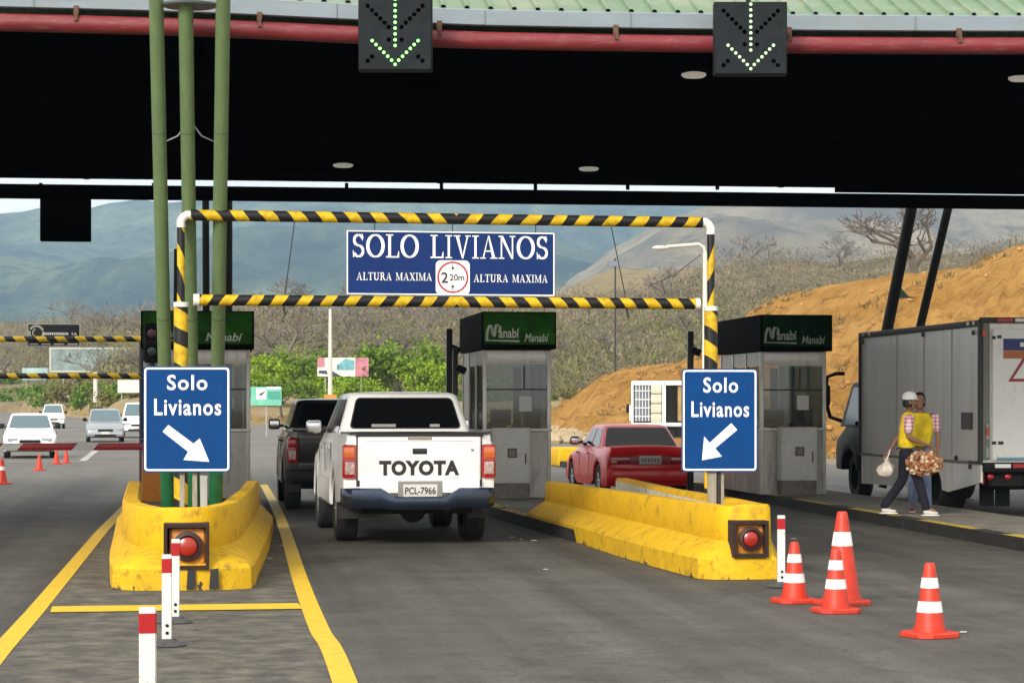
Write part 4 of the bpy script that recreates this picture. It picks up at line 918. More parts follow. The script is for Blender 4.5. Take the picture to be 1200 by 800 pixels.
def lower_body(parent, st, arches, paint, name='body', cr=.015, zmin=.28, flare=.022):
    """st: (y, halfwidth, z_bottom, z_shoulder, z_top, top_halfwidth)"""
    def ip(y):
        if y <= st[0][0]: return st[0]
        for a, b in zip(st, st[1:]):
            if y <= b[0]:
                t = (y - a[0]) / (b[0] - a[0]); return tuple(a[i] + (b[i] - a[i]) * t for i in range(6))
        return st[-1]
    ys = [s_[0] for s_ in st]
    for yc, zc, ra in arches: ys += [yc + ra * math.cos(R(a)) for a in (0, 4, 15, 30, 45, 60, 75, 90, 105, 120, 135, 150, 165, 176, 180)]
    ys = sorted(set(round(y, 4) for y in ys)); rings = []
    for y in ys:
        _, w, zb, zs, zt, wt_ = ip(y); zA = zb; fl = 0
        for yc, zc, ra in arches:
            d = abs(y - yc)
            if d < ra: zA = max(zA, zc + math.sqrt(max(0, ra * ra - d * d)))
            if d < ra + .12: fl = max(fl, flare * min(1, (ra + .12 - d) / .12))
        zA = min(zA, zs - .12); wf = w + fl
        H = [(0, max(zb, zmin)), (w * .74, max(zb, zmin)), (w * .74, max(zA, zb)), (wf * .985, zA), (wf, zA + .05), (wf, zA + (zs - zA) * .35), (w * 1.0, zA + (zs - zA) * .62), (w * .985, zs - .05), (w * .955, zs), (wt_, zt), (wt_ * .5, zt + cr), (0, zt + cr * 1.2)]
        ring = [(x, y, z) for x, z in H] + [(-x, y, z) for x, z in reversed(H[1:-1])]
        rings.append(ring)
    return G().loft(rings).build(name, paint, parent, smooth=38)
def cab(parent, y0, y1, y2, y3, z0, z1, w0, w1, paint, rwin=True, sides=(), glass=M_glass, crown=.035, rad=.10, glass_f=None, ru=(.06, .94, .14, .93), fu=(.05, .95, .06, .95)):
    """greenhouse: belt from y0 to y1, roof from y2 to y3"""
    def ring(ya, yb, w, z, r):
        P = rrect(-w, ya, w, yb, r, 4); return [(x, y, z) for x, y in P]
    rs = [ring(y0, y1, w0, z0, rad)]
    zq = z1 - crown - .02; k = (zq - z0) / (z1 - z0)
    rs.append(ring(y0 + (y2 - y0) * k, y1 + (y3 - y1) * k, w0 + (w1 - w0) * k, zq, rad))
    rs.append(ring(y2 + .02, y3 - .02, w1 - .02, z1 - crown * .75, rad)); rs.append(ring(y2 + .08, y3 - .08, w1 - .09, z1 - crown * .3, rad)); rs.append(ring(y2 + .3, y3 - .3, w1 - .3, z1, rad))
    c = G().loft(rs).build('cab', paint, parent, smooth=38)
    def face(BL, BR, TR, TL, u0, u1, v0, v1, name, m, rr=.03, off=.007, par=c, th=.004):
        BL, BR, TR, TL = map(Vector, (BL, BR, TR, TL)); nrm = (BR - BL).cross(TL - BL).normalized()
        w = (BR - BL).length; h = (TL - BL).length; P = rrect(u0 * w, v0 * h, u1 * w, v1 * h, rr)
        pts = []
        for a, b in P:
            u, v = a / w, b / h; pts.append(BL.lerp(BR, u).lerp(TL.lerp(TR, u), v) + nrm * off)
        return G().slab(pts, nrm, -th).build(name, m, par, smooth=0)
    qa, qb, qw = y0 + (y2 - y0) * k, y1 + (y3 - y1) * k, w0 + (w1 - w0) * k
    if rwin: face((-w0, y0, z0), (w0, y0, z0), (qw, qa, zq), (-qw, qa, zq), ru[0] - .012, ru[1] + .012, ru[2] - .03, ru[3] + .03, 'window_seal', M_trim, rr=.06, off=.004); face((-w0, y0, z0), (w0, y0, z0), (qw, qa, zq), (-qw, qa, zq), *ru, 'rear_window', glass, rr=.05, off=.009)
    face((w0, y1, z0), (-w0, y1, z0), (-qw, qb, zq), (qw, qb, zq), *fu, 'windscreen', glass_f or M_glassl, rr=.05)
    for u0, u1 in sides:
        face((w0, y0, z0), (w0, y1, z0), (qw, qb, zq), (qw, qa, zq), u0, u1, .05, .92, 'side_window', glass)
        face((-w0, y1, z0), (-w0, y0, z0), (-qw, qa, zq), (-qw, qb, zq), 1 - u1, 1 - u0, .05, .92, 'side_window', glass)
    return c
def mirrors(parent, x, y, z, m, s=1.0):
    for s_ in (-1, 1):
        o = G().box((s_ * (x + .10 * s), y, z), (.17 * s, .10, .16 * s), .04).build('mirror', m, parent); G().box((s_ * x, y + .02, z - .03), (.10, .05, .05)).build('mirror_arm', M_trim, o, smooth=0)
        G().box((s_ * (x + .10 * s), y - .052, z), (.14 * s, .006, .13 * s), .003).build('mirror_glass', M_chrome, o)

def pickup(label, paint, loc, rz, k=1.0, white=True, group='double cab pickup trucks waiting in the lane'):
    root = thing('pickup_truck', label, 'pickup truck', loc, rz, group)
    Wd = .905
    arch = [(1.22, .40, .47), (4.28, .40, .47)]
    lower_body(root, [(.05, Wd * .93, .58, 1.20, 1.27, .80), (.08, Wd * .975, .56, 1.22, 1.285, .84), (.5, Wd, .50, 1.23, 1.29, .86), (1.6, Wd, .42, 1.23, 1.29, .86), (3.7, Wd, .42, 1.20, 1.27, .84), (4.0, Wd, .42, 1.12, 1.20, .76), (4.8, Wd * .97, .42, 1.0, 1.08, .70), (5.05, Wd * .90, .45, .90, .98, .6), (5.15, Wd * .8, .5, .82, .88, .5)], arch, paint)
    c = cab(root, 1.50, 4.05, 1.78, 3.35, 1.25, 1.80, .82, .655, paint, sides=((.10, .42), (.46, .86)), ru=(.075, .925, .22, .93))
    G().box((0, .78, 1.295), (1.62, 1.38, .035), .01).build('bed_rail', M_trim, root)
    G().box((0, .075, 1.00), (1.475, .06, .62)).build('tailgate_gap', M_trim, root, smooth=0)
    G().box((0, .062, .705), (1.44, .03, .03)).build('tailgate_hinge_gap', M_trim, root, smooth=0)
    tg = G().box((0, .035, 1.02), (1.44, .05, .53), .018).build('tailgate', paint, root)
    G().box((0, .006, .80), (1.30, .012, .012), .004).build('pressed_line', paint, tg); G().box((0, .006, 1.22), (1.30, .012, .012), .004).build('pressed_line', paint, tg)
    G().box((0, .008, 1.285), (1.50, .03, .03), .01).build('tailgate_cap', M_trim if white else paint, tg)
    G().box((0, .004, 1.255), (.28, .012, .045), .006).build('brake_light', mat('brake_strip', (.30, .26, .24), .4), tg)
    hd = G().box((0, .004, 1.10), (.17, .02, .065), .012).build('handle', M_trim, tg)
    for s_ in (-1, 1):
        L0 = G().box((s_ * .815, .055, .98), (.165, .11, .40), .03).build('tail_light', M_lred, root)
        G().box((s_ * .82, -.001, 1.085), (.125, .02, .13), .014).build('indicator_lens', M_lora if white else M_lred, L0)
        G().box((s_ * .815, -.003, .905), (.115, .02, .15), .012).build('reversing_lens', mat('lens_mix', (.42, .30, .28), .2, var=.5, vs=30), L0)
        G().box((s_ * .70, .70, .50), (.26, .012, .22)).build('mudflap', M_blk, root, smooth=0) if False else G().box((s_ * .775, .70, .42), (.24, .012, .26)).build('mudflap', mat('mudflap_grey', (.035, .035, .034), .8, var=.4, vs=9), root, smooth=0)
    bm_ = M_bump if white else M_blk
    # step bumper: raised corners, dropped middle
    secs = []
    for x, y, t, b_ in ((-.90, .16, .66, .50), (-.88, .02, .67, .46), (-.80, -.08, .675, .44), (-.46, -.12, .675, .44), (-.30, -.13, .575, .42), (.30, -.13, .575, .42), (.46, -.12, .675, .44), (.80, -.08, .675, .44), (.88, .02, .67, .46), (.90, .16, .66, .50)):
        secs.append([(x, y, t - .02), (x, y + .03, t), (x, y + .16, t), (x, y + .16, b_), (x, y + .05, b_), (x, y + .005, b_ + .04), (x, y - .012, (t + b_) / 2)])
    bp = G().loft(secs).build('bumper', bm_, root, smooth=40)
    G().box((0, .0, .70), (1.40, .10, .17), .01).build('lower_valance', paint, root); G().box((0, -.052, .655), (.52, .006, .20), .002).build('plate_recess', mat('recess_grey', (.20, .2, .19), .6), root)
    pl = G().box((0, -.06, .645), (.40, .008, .145), .004).build('licence_plate', M_plate, root)
    g = G(); text_on(g, 'PCL-7966', -.18, .60, .36, .085, -.066, bold=.02)
    if white: g.build('plate_text', M_ink, pl, smooth=0)
    if white:
        g = G(); text_on(g, 'TOYOTA', -.475, .815, .94, .178, .006, bold=.055, spacing=1.1); g.build('lettering', M_ink, tg, smooth=0)
        g = G().box((.62, .008, 1.11), (.035, .004, .03)); g.build('badge', M_signback, tg, smooth=0)
        g = G().box((.40, .008, .785), (-.0 + .10, .004, .012)); g.build('badge', M_signback, tg, smooth=0)
    G().box((0, 2.5, .50), (1.30, 4.4, .28)).build('chassis', M_under, root, smooth=0)
    g = G().tube([(-.7, 1.22, .38), (.7, 1.22, .38)], .06, 10).sphere((.05, 1.22, .38), .17); g.tube([(.35, .2, .42), (.42, 1.5, .42)], .04, 8); g.build('rear_axle', mat('axle_grime', (.04, .038, .035), .8, var=.4, vs=10), root)
    G().lathe((0, .62, .47), [(.001, -.1), (.3, -.1), (.36, -.04), (.36, .06), (.3, .1), (.001, .1)], 24).build('spare_wheel', M_rub, root)
    for y in (1.22, 4.28):
        for x in (-.765, .765): wheel(root, x, y, .385, .255)
    mirrors(root, .86, 3.72, 1.36, M_chrome if white else M_blk, 1.15)
    for s_ in (-1, 1):
        for y in (1.95, 3.0): G().box((s_ * (Wd + .012), y, 1.10), (.03, .17, .03), .01).build('door_handle', M_chrome if white else M_blk, root)
        for y in (1.75, 2.72, 3.72): G().box((s_ * Wd * .999, y, .86), (.008, .008, .62)).build('door_seam', M_trim, root, smooth=0)
        G().box((s_ * .86, 2.72, .42), (.12, 1.9, .05), .02).build('side_step', M_trim, root)
        G().tube([(s_ * .52, 4.95, .98), (s_ * .86, 4.9, .93)], .06, 8).build('headlight', M_lwht, root)
    g = G(); 
    for z in (1.40, 1.47): g.box((-.12 if z < 1.45 else .2, 1.75, z), (.30, .02, .02))
    if white:
        n_ = Vector((0, -.55, .28)).normalized()
        for (x0, x1, z) in ((-.42, -.12, 1.385), (.30, .42, 1.385)):
            y = 1.50 + (z - 1.25) / .55 * .28 - .02; G().box(((x0 + x1) / 2, y, z), (x1 - x0, .012, .035)).build('window_sticker', mat('sticker_pale', (.35, .34, .31), .5), root, smooth=0)
    root.scale = (k, k, k)
    return root
P0 = at(492, 640, 27.8)
pickup('white double cab pickup with TOYOTA tailgate, seen from behind at the middle booth', M_wpaint, (P0.x, P0.y, 0), R(1.4))
P1 = at(403, 600, 36.6)
pickup('dark brown pickup ahead of the white pickup, half hidden behind it', M_dpaint, (P1.x, P1.y, 0), R(.3), k=.965, white=False)

def saloon(label, paint, loc, rz, L_=4.15, w=.80, H=1.30, scale=1.0, cat='car', group=None, plate=None, suv=False, dark_lamps=False):
    root = thing('parked_car' if False else 'car', label, cat, loc, rz, group)
    r = .29 if not suv else .34; q = .10 if suv else 0
    arch = [(.78, r, r + .06), (L_ - .80, r, r + .06)]
    dk = .88 + q * 1.2
    lower_body(root, [(0, w * .90, .30 + q, .66 + q, .72 + q, w * .8), (.04, w * .965, .22 + q, .70 + q, .80 + q, w * .86), (.12, w * .985, .20 + q, .76 + q, dk, w * .86), (.8, w, .20 + q, .80 + q, dk + .01, w * .86), (1.5, w, .19 + q, .80 + q, dk + .01, w * .86), (L_ - 1.35, w, .19 + q, .80 + q, .90 + q, w * .84), (L_ - .7, w * .99, .19 + q, .74 + q, .80 + q, w * .76), (L_ - .2, w * .95, .20 + q, .62 + q, .68 + q, w * .70), (L_ - .03, w * .88, .24 + q, .52 + q, .58 + q, w * .66), (L_, w * .80, .30 + q, .46 + q, .50 + q, w * .6)], arch, paint, zmin=.17 + q, cr=.02, flare=.006)
    y0 = .72 if not suv else .15
    cab(root, y0, L_ - 1.20, y0 + (.50 if not suv else .22), L_ - 1.85, dk - .02, H, w * .90, w * .70, paint, sides=((.10, .44), (.48, .84)), crown=.03, rad=.09, ru=(.05, .95, .07, .93), fu=(.05, .95, .10, .95))
    for s_ in (-1, 1):
        t = G().box((s_ * w * .68, .015, .66 + q), (w * .46, .06, .15), .015).build('tail_light', M_lred, root)
        G().box((s_ * w * .82, -.018, .625 + q), (w * .14, .012, .06), .004).build('indicator_lens', M_lora, t)
        h = G().box((s_ * w * .62, L_ - .07, .55 + q), (w * .40, .12, .13), .03).build('headlight', M_lwht, root)
    for y in (1.55, 2.45):
        for s_ in (-1, 1): G().box((s_ * w * 1.0, y, .55 + q), (.006, .008, .46)).build('door_seam', M_trim, root, smooth=0)
    G().box((0, .03, .545 + q), (w * 1.7, .04, .02)).build('bumper_gap', M_trim, root, smooth=0)
    G().box((0, -.01, .40 + q), (w * 1.90, .16, .24), .05).build('rear_bumper', paint, root)
    G().box((0, L_ - .01, .34 + q), (w * 1.86, .14, .20), .05).build('front_bumper', paint, root)
    G().box((0, L_ + .02, .52 + q), (w * .78, .05, .09), .01).build('grille', M_blk, root); G().box((0, L_ + .055, .30 + q), (w * 1.1, .02, .08), .01).build('air_intake', M_blk, root)
    p_ = G().box((0, L_ + .068, .40 + q), (.36, .008, .10)).build('licence_plate', M_plate, root, smooth=0)
    if plate:
        p_ = G().box((0, -.005, .665), (.40, .02, .15), .004).build('licence_plate', M_plate, root)
        for k in range(6): G().box((-.14 + k * .056, -.018, .665), (.034, .004, .07)).build('plate_mark', mat('plate_mark_grey', (.2, .2, .19), .6), p_, smooth=0)
        G().box((0, .015, .66), (w * .92, .05, .17), .01).build('garnish', mat('garnish_red', (.33, .02, .02), .3), root)
    for y in (.78, L_ - .80):
        for x in (-w + .11, w - .11): wheel(root, x, y, r, .18)
    G().box((0, L_ / 2, .30 + q), (w * 1.3, L_ - .7, .2)).build('chassis', M_under, root, smooth=0)
    mirrors(root, w * .93, L_ - 1.45, dk + .09, M_blk, 1.0)
    for s_ in (-1, 1):
        for y in (1.75, 2.75): G().box((s_ * (w + .005), y - .1, .76 + q), (.02, .13, .025), .006).build('door_handle', M_trim, root)
    root.scale = (scale,) * 3
    return root
def face_cam(px, py, D=None):
    p = gd(px, py) if D is None else at(px, py, D); return p
p = at(762, 580, 42.0)
saloon('red four-door sedan seen from behind, between the middle and right booths', M_rpaint, (p.x, p.y, 0), R(2.0), 4.1, .80, 1.285, plate=True)
grp = 'cars driving up on the left, beyond the red barrier arm'
def toward(px, py, yaw, **k):
    p = gd(px, py); L_ = k.get('L_', 4.15); a = math.pi + yaw
    # the car's front (local y = L) sits at p
    d = Vector((-math.sin(a), math.cos(a), 0)) * L_ * k.get('scale', 1); q = p - d
    return saloon(loc=(q.x, q.y, 0), rz=a, group=grp, **k)
toward(35, 537, R(4), label='white sedan waiting behind the red barrier arm, nearest of the oncoming cars', paint=M_wpaint, L_=4.2, w=.80, H=1.36)
toward(123.5, 518, R(3), label='silver grey hatchback facing the plaza, right of the white sedan', paint=M_spaint, L_=4.0, w=.83, H=1.44)
toward(62, 502, R(3), label='small white off-road car behind the white sedan', paint=M_wpaint, L_=4.0, w=.80, H=1.62, suv=True)
toward(162, 513, R(1), label='white off-road car partly hidden by the left edge of the left blue sign', paint=M_wpaint, L_=4.3, w=.88, H=1.72, suv=True)

# ---- box truck on the right
def box_truck():
    A = at(1150, 565, 34.3); root = thing('box_truck', 'grey box truck with white rear door and dark cab parked at the right edge', 'truck', (A.x, A.y, 0))
    W_, L_, zt, zm = 2.3, 6.35, 2.85, .80
    bx = G().box((W_ / 2, L_ / 2, (zt + zm) / 2), (W_, L_, zt - zm), .012).build('cargo_box', M_boxside, root)
    for y in (1.35, 2.75, 4.2): G().box((-.006, y, (zt + zm) / 2), (.012, .014, zt - zm - .2)).build('panel_seam', mat('seam_grey', (.36, .34, .32), .6), bx, smooth=0)
    g = G(); g.box((-.012, L_ / 2, zt - .04), (.05, L_ + .03, .09), .01).box((-.014, L_ + .0, (zt + zm) / 2), (.05, .05, zt - zm)).box((-.02, -.01, (zt + zm) / 2), (.06, .07, zt - zm + .02), .01).box((W_ / 2, -.03, zt + .0), (W_ + .06, .10, .08), .01); g.build('corner_trim', mat('truck_trim', (.035, .034, .032), .6), bx)
    g = G().box((-.012, L_ / 2, zm + .0), (.03, L_, .04), .006); g.build('rub_rail', mat('rail_grey', (.17, .165, .155), .5), bx)
    g = G()
    for y in (.25, 5.9): g.box((-.035, y, zm + .01), (.014, .45, .035))
    for y, z in ((.45, zm - .06), (1.1, zm + .05), (.30, zt - .17), (2.75, zt - .13), (6.2, zt - .15)): g.box((-.025, y, z), (.03, .08, .07), .01)
    g.box((-.018, .62, 1.40), (.012, .48, .25)); g.build('reflector', mat('marker_brown', (.045, .012, .010), .4), bx)
    g = G()
    for y in (.22, .48, 5.7, 6.05): g.box((-.045, y, zt - .035), (.01, .10, .05))
    g.build('marker_light', M_white, bx, smooth=0)
    # skirt with the wheel arch and slanting tail
    pts = [(.03, zm - .02), (.03, .52), (1.55, .33)]; yc, ra = 2.35, .50
    pts += [(yc + ra * math.cos(R(a)), .35 + ra * .82 * math.sin(R(a)) * .9) for a in range(180, -1, -15)]
    pts += [(L_ - .02, .30), (L_ - .02, zm - .02)]
    G().prism(pts, .0, .03, 'X').build('side_skirt', M_boxside, root, smooth=0)
    # rear
    dr = G().box((W_ / 2 + .06, -.035, (2.73 + .84) / 2), (W_ - .18, .03, 1.89), .01).build('rear_door', M_boxrear, root)
    G().box((.06, -.03, (zt + zm) / 2), (.10, .05, 1.95), .01).build('door_jamb', mat('jamb_green_grey', (.17, .18, .15), .5, var=.2), root)
    g = G()
    for z in (.95, 1.25): g.box((.07, -.065, z), (.05, .02, .22 if z > 1 else .15))
    g.build('hinge', M_signback, root, smooth=0); G().box((.07, -.066, 1.25), (.05, .022, .12)).box((.02, -.07, 2.66), (.06, .02, .09)).build('side_reflector', mat('lamp_orange_red', (.45, .07, .03), .3), root, smooth=0)
    x0 = .31
    st = G().box((x0 + .50, -.056, 2.50), (1.0, .006, .17)).build('sticker', mat('sticker_blue', (.02, .035, .16), .5, var=.4, vs=6), dr, smooth=0)
    G().box((x0 + .50, -.056, 2.355), (1.0, .006, .11)).build('sticker_band', mat('sticker_orange', (.45, .13, .03), .5, var=.3, vs=8), st, smooth=0)
    G().box((x0 + .52, -.061, 2.50), (.55, .004, .06)).build('sticker_mark', M_white, st, smooth=0)
    cx, cz, hh = x0 + .33, 2.12, .21; g = G()
    o = [(cx - .26, cz - .15), (cx + .26, cz - .15), (cx, cz + .25)]; i_ = [(cx - .19, cz - .11), (cx + .19, cz - .11), (cx, cz + .17)]
    g.add([(a, -.0565, b) for a, b in o] + [(a, -.0565, b) for a, b in i_], [(k, (k + 1) % 3, 3 + (k + 1) % 3, 3 + k) for k in range(3)]); g.build('warning_triangle', mat('triangle_red', (.30, .03, .03), .5), dr, smooth=0)
    g = G()
    for x, z, w in ((.17, 2.60, .05), (.25, 2.61, .06), (.17, 1.09, .06), (.27, 1.09, .08)): g.box((x, -.056, z), (w, .006, .045))
    g.build('door_mark', M_ink, dr, smooth=0)
    G().box((W_ / 2 + .06, -.056, .865), (W_ - .3, .006, .035)).build('blue_strip', mat('strip_blue', (.12, .30, .42), .5), dr, smooth=0)
    rr = G(); ww = G(); x = .18
    for k in range(8):
        (rr if k % 2 else ww).box((x + .12, -.06, .76), (.235, .012, .055)); (rr if k % 2 == 0 else ww).box((x + .14, -.092, zt + .0), (.235, .012, .05)); x += .27
    b2 = G().box((W_ / 2, .02, .74), (W_ - .05, .12, .14), .01).build('rear_bar', M_blk, root)
    rr.build('red_reflector', mat('refl_red', (.42, .02, .02), .35), b2, smooth=0); ww.build('white_reflector', M_white, b2, smooth=0)
    G().box((W_ / 2, .6, .55), (W_ - .5, .2, .30)).box((.42, .2, .58), (.5, .2, .24), .02).box((W_ / 2, 3.2, .62), (.9, 6, .22)).build('chassis', M_under, root, smooth=0)
    for x in (.16, .42): G().sphere((x, .075, .60), (.055, .03, .05)).build('tail_light', M_lred, root)
    G().box((.06, .12, .62), (.03, .05, .26)).build('tail_light', M_lred, root, smooth=0)
    g = G(); 
    for x in (.38, .62): g.box((x, .9, .32), (.22, .02, .36))
    g.build('mudflap', M_blk, root, smooth=0)
    for x in (.24, W_ - .24): wheel(root, x, yc, .40, .40)
    wheel(root, .24, 7.2, .40, .25); wheel(root, W_ - .24, 7.2, .40, .25)
    # cab
    st_ = [(6.50, .98, .55, 1.15, 1.25, .9), (6.6, 1.02, .5, 1.18, 1.30, .94), (7.7, 1.02, .5, 1.18, 1.28, .92), (8.3, .96, .5, 1.05, 1.12, .8), (8.4, .85, .55, .95, 1.0, .7)]
    cb = lower_body(root, st_, [(7.2, .40, .48)], mat('truck_cab_dark', (.010, .010, .011), .6, spec=.2), name='cab_body', zmin=.5)
    cb.location = (W_ / 2 - .10, 0, 0)
    c2 = cab(root, 6.5, 8.15, 6.6, 7.75, 1.25, 2.05, .95, .82, MATS['truck_cab_dark'], sides=((.15, .8),), glass_f=M_glass); c2.location = (W_ / 2 - .10, 0, 0)
    m_ = G().tube([(-.02, 7.5, 1.35), (-.22, 7.55, 1.42), (-.30, 7.6, 1.75), (-.26, 7.6, 2.12), (-.10, 7.6, 2.18), (.05, 7.6, 2.18)], .035, 8).build('mirror_bracket', M_blk, root)
    G().box((-.27, 7.58, 1.80), (.12, .08, .36), .03).build('mirror', M_blk, m_)
    return root
box_truck()

# ---- white open-backed lorry beyond the red car
p = at(741, 497, 76); root = thing('cargo_lorry', 'small white lorry with open back stacked with crates, beyond the red sedan', 'lorry', (p.x, p.y, 0), R(-10))
k = 76 / F; W_ = 1.95; zb, zt = 1.0, 1.65 + 26 * k
fr = G()
for x in (0, .98, W_ - .02): fr.box((x, 0, (zb + zt) / 2), (.07, .07, zt - zb))
fr.box((W_ / 2, 0, zt - .05), (W_, .1, .12)).box((W_ / 2, 0, zb), (W_, .1, .1)).box((W_ / 2, 2, zt), (W_, 4, .05)).box((-.0, 2, (zb + zt) / 2), (.04, 4, zt - zb)).box((W_, 2, (zb + zt) / 2), (.04, 4, zt - zb)).box((W_ / 2, 4, (zt + zb) / 2), (W_, .05, zt - zb)).box((W_ / 2, 2, zb), (W_, 4, .06)); fr.build('cargo_body', M_wpaint, root, smooth=0)
g = G().box((.32, .02, (zb + zt) / 2), (.50, .03, zt - zb - .2)); g.build('mesh_door', mat('mesh_grey', (.13, .15, .19), .5), root, smooth=0)
g = G()
for i in range(5): g.box((.12 + i * .1, -.02, (zb + zt) / 2), (.018, .02, zt - zb - .2))
for i in range(4): g.box((.32, -.025, zb + .25 + i * .27), (.5, .02, .03))
g.build('door_grid', M_white, root, smooth=0)
G().box((1.02, .0, 1.7), (.08, .1, 1.3)).build('door_post', M_wpaint, root, smooth=0)
for i in range(4): c = G().box((.76, .15, zb + .19 + i * .31), (.34, .4, .29), .02).build('stacked_crate', mat('crate_cream', (.55, .50, .38), .7, var=.1), root)
G().box((1.62, .2, (zb + zt) / 2), (.35, .3, zt - zb - .2), .02).build('stacked_sack', mat('sack_tan', (.34, .22, .08), .8, var=.2), root)
G().box((W_ / 2, .6, .75), (1.6, 1.0, .3)).box((W_ / 2, 3, .7), (.8, 6, .25)).build('chassis', M_under, root, smooth=0)
G().box((W_ / 2, 5.2, 1.25), (1.9, 1.6, 1.5), .12).build('cab', M_wpaint, root); G().box((-.14, 5.0, 1.5), (.1, .1, .3), .03).build('mirror', M_blk, root)
for x in (.12, W_ - .12):
    for y in (1.1, 5.1): wheel(root, x, y, .38, .24)
G().box((-.06, 1.5, 1.35), (.06, .8, .5), .02).build('side_box', M_wpaint, root)
# ================================================================ STREET FURNITURE, CONES, BOLLARDS
def make_cone(label, loc, h, hs, group, rz=0.3, dirty=None):
    """hs: white band intervals as fractions of the height"""
    root = thing('traffic_cone', label, 'traffic cone', loc, rz, group)
    rb = h * .20 if h > .6 else h * .215; rt = h * .055 if h > .6 else h * .07; hb = .035
    P = [(-1, -.6), (-.6, -1), (.6, -1), (1, -.6), (1, .6), (.6, 1), (-.6, 1), (-1, .6)]; q = h * (.27 if h > .6 else .35)
    G().loft([[(x * q, y * q, z) for x, y in P] for z in (0, hb * .7)] + [[(x * q * .93, y * q * .93, hb) for x, y in P]]).build('base', M_cone, root, smooth=30)
    R_ = lambda t: rb + (rt - rb) * t
    prof = [(R_(0) * 1.06, hb), (R_(0) * 1.03, hb + .03)]
    for i in range(1, 20): prof.append((R_(i / 20), hb + (h - hb) * i / 20))
    prof += [(rt, h - .012), (rt * .8, h), (rt * .55, h), (rt * .5, h - .05)]
    G().lathe((0, 0, 0), prof, 26).build('body', M_cone, root)
    for a, b in hs:
        G().lathe((0, 0, 0), [(R_((a * h - hb) / (h - hb)) + .0035, a * h), (R_((b * h - hb) / (h - hb)) + .0035, b * h)], 26).build('reflective_band', M_refl, root)
    return root
small = [(.34, .50), (.66, .82)]
gc = 'orange cones standing by the right barrier'
for px, py, h, hs, rz, lb in ((931, 705.5, .50, [(.33, .48), (.66, .80)], .2, 'small orange cone with two white bands, nearest the right barrier and its bollard'),
                          (979.5, 717, .50, [(.37, .52), (.67, .82)], .15, 'small orange cone with two white bands, just in front of the tall cone'),
                          (1089.5, 745.5, .52, [(.33, .48), (.66, .80)], .35, 'small orange cone standing alone at the lower right of the road'),
                          (987, 707.5, .76, [(.63, .78)], .5, 'tall orange cone with one white band, behind the small cone')):
    p = gd(px, py); make_cone(lb, (p.x, p.y, .004), h, hs, gc, rz)
for px, py, h, lb in ((46, 551, .40, 'plain orange cone before the barrier arm, left of its two neighbours'), (66, 543.5, .38, 'plain orange cone before the barrier arm, middle of the three'), (77.5, 542.5, .38, 'plain orange cone before the barrier arm, right of the three'),
                      (2, 567, .52, 'orange cone with a white band at the left edge of the photo')):
    p = gd(px, py); make_cone(lb, (p.x, p.y, .002), h, [(.55, .70)] if h > .5 else [], 'orange cones by the red barrier arm', .4)

def bollard(label, px, py, top, w=.075, lean=0.0):
    p = gd(px, py); D = F * EYE / (py - HY); h = (py - top) / F * D
    root = thing('bollard', label, 'bollard', (p.x, p.y, .004), .1, 'white posts with red bands on the road')
    G().lathe((0, 0, 0), [(.13, 0), (.135, .008), (.12, .02), (.07, .035), (.06, .05), (.001, .05)], 22).build('foot', mat('bollard_foot', (.05, .05, .05), .8, var=.4, vs=20), root)
    def sec(z, k=1): return [(x * w / 2 * k + lean * z, y * w * .3 * k, z) for x, y in ((-1, -.6), (-.8, -1), (.8, -1), (1, -.6), (1, .6), (.8, 1), (-.8, 1), (-1, .6))]
    G().loft([sec(.03), sec(h - .004), sec(h, .85)]).build('post', M_bolw, root, smooth=30)
    G().loft([sec(h - .125, 1.04), sec(h - .028, 1.04)]).build('red_band', M_bolr, root, smooth=30)
    g = G()
    for z in (.09, .14): g.tube([(lean * z, -w * .3 - .006, z), (lean * z, -w * .3 + .01, z)], .012, 8)
    g.build('bolt', M_blk, root)
bollard('white bollard with red band in the foreground, cut off by the bottom of the photo', 173, 872, 712, .082)
bollard('white bollard with red band standing left of another before the left barrier lamp', 195.5, 757, 650, .066)
bollard('white bollard half hidden behind another in front of the left barrier lamp', 205, 730, 632, .064, .01)
bollard('white bollard with red band beside the end of the right yellow barrier', 915.5, 688, 604, .068)

# far gantry of the left lane with its hanging sign
D = 48; A = at(-170, 397, D); B = at(168, 397, D); base = Vector((A.x, A.y, 0)); dx = B - A; L_ = math.hypot(dx.x, dx.y)
root = thing('height_gantry', 'distant yellow and black striped double bar across the left lane', 'height gantry', tuple(base), math.atan2(dx.y, dx.x))
for z in (2.95, 2.21): G().tube([(0, 0, z), (L_, 0, z)], .058, 12).build('bar', stripe_mat('tape_far', 'X', 'Z', .40, .9) if z > 2.5 else stripe_mat('tape_far_low', 'X', 'Z', .40, .9), root)
for x in (0, L_ - .05): G().tube([(x, .1, 0), (x, .1, 3.0)], .05, 10).build('post', M_trim, root)
a = at(31.5, 405, D - .12); b = at(92.5, 379, D - .12)
root = thing('hanging_sign', 'dark hanging sign with a pale ring emblem above the left lane', 'sign', (a.x, a.y + .25, a.z)); w = (b - a).length * .92; w = b.x - a.x; h = b.z - a.z
G().box((w / 2, 0, h / 2), (w, .03, h)).build('board', mat('sign_black', (.012, .011, .022), .5), root, smooth=0)
g = G(); 
for cz, t in ((h, .02), (0, .02)): g.box((w / 2, -.002, cz), (w + .03, .036, t))
for cx in (0, w): g.box((cx, -.002, h / 2), (.02, .036, h - .02))
g.build('border', mat('sign_border', (.45, .48, .40), .6), root, smooth=0)
g = G(); cx, cz = w * .165, h * .60
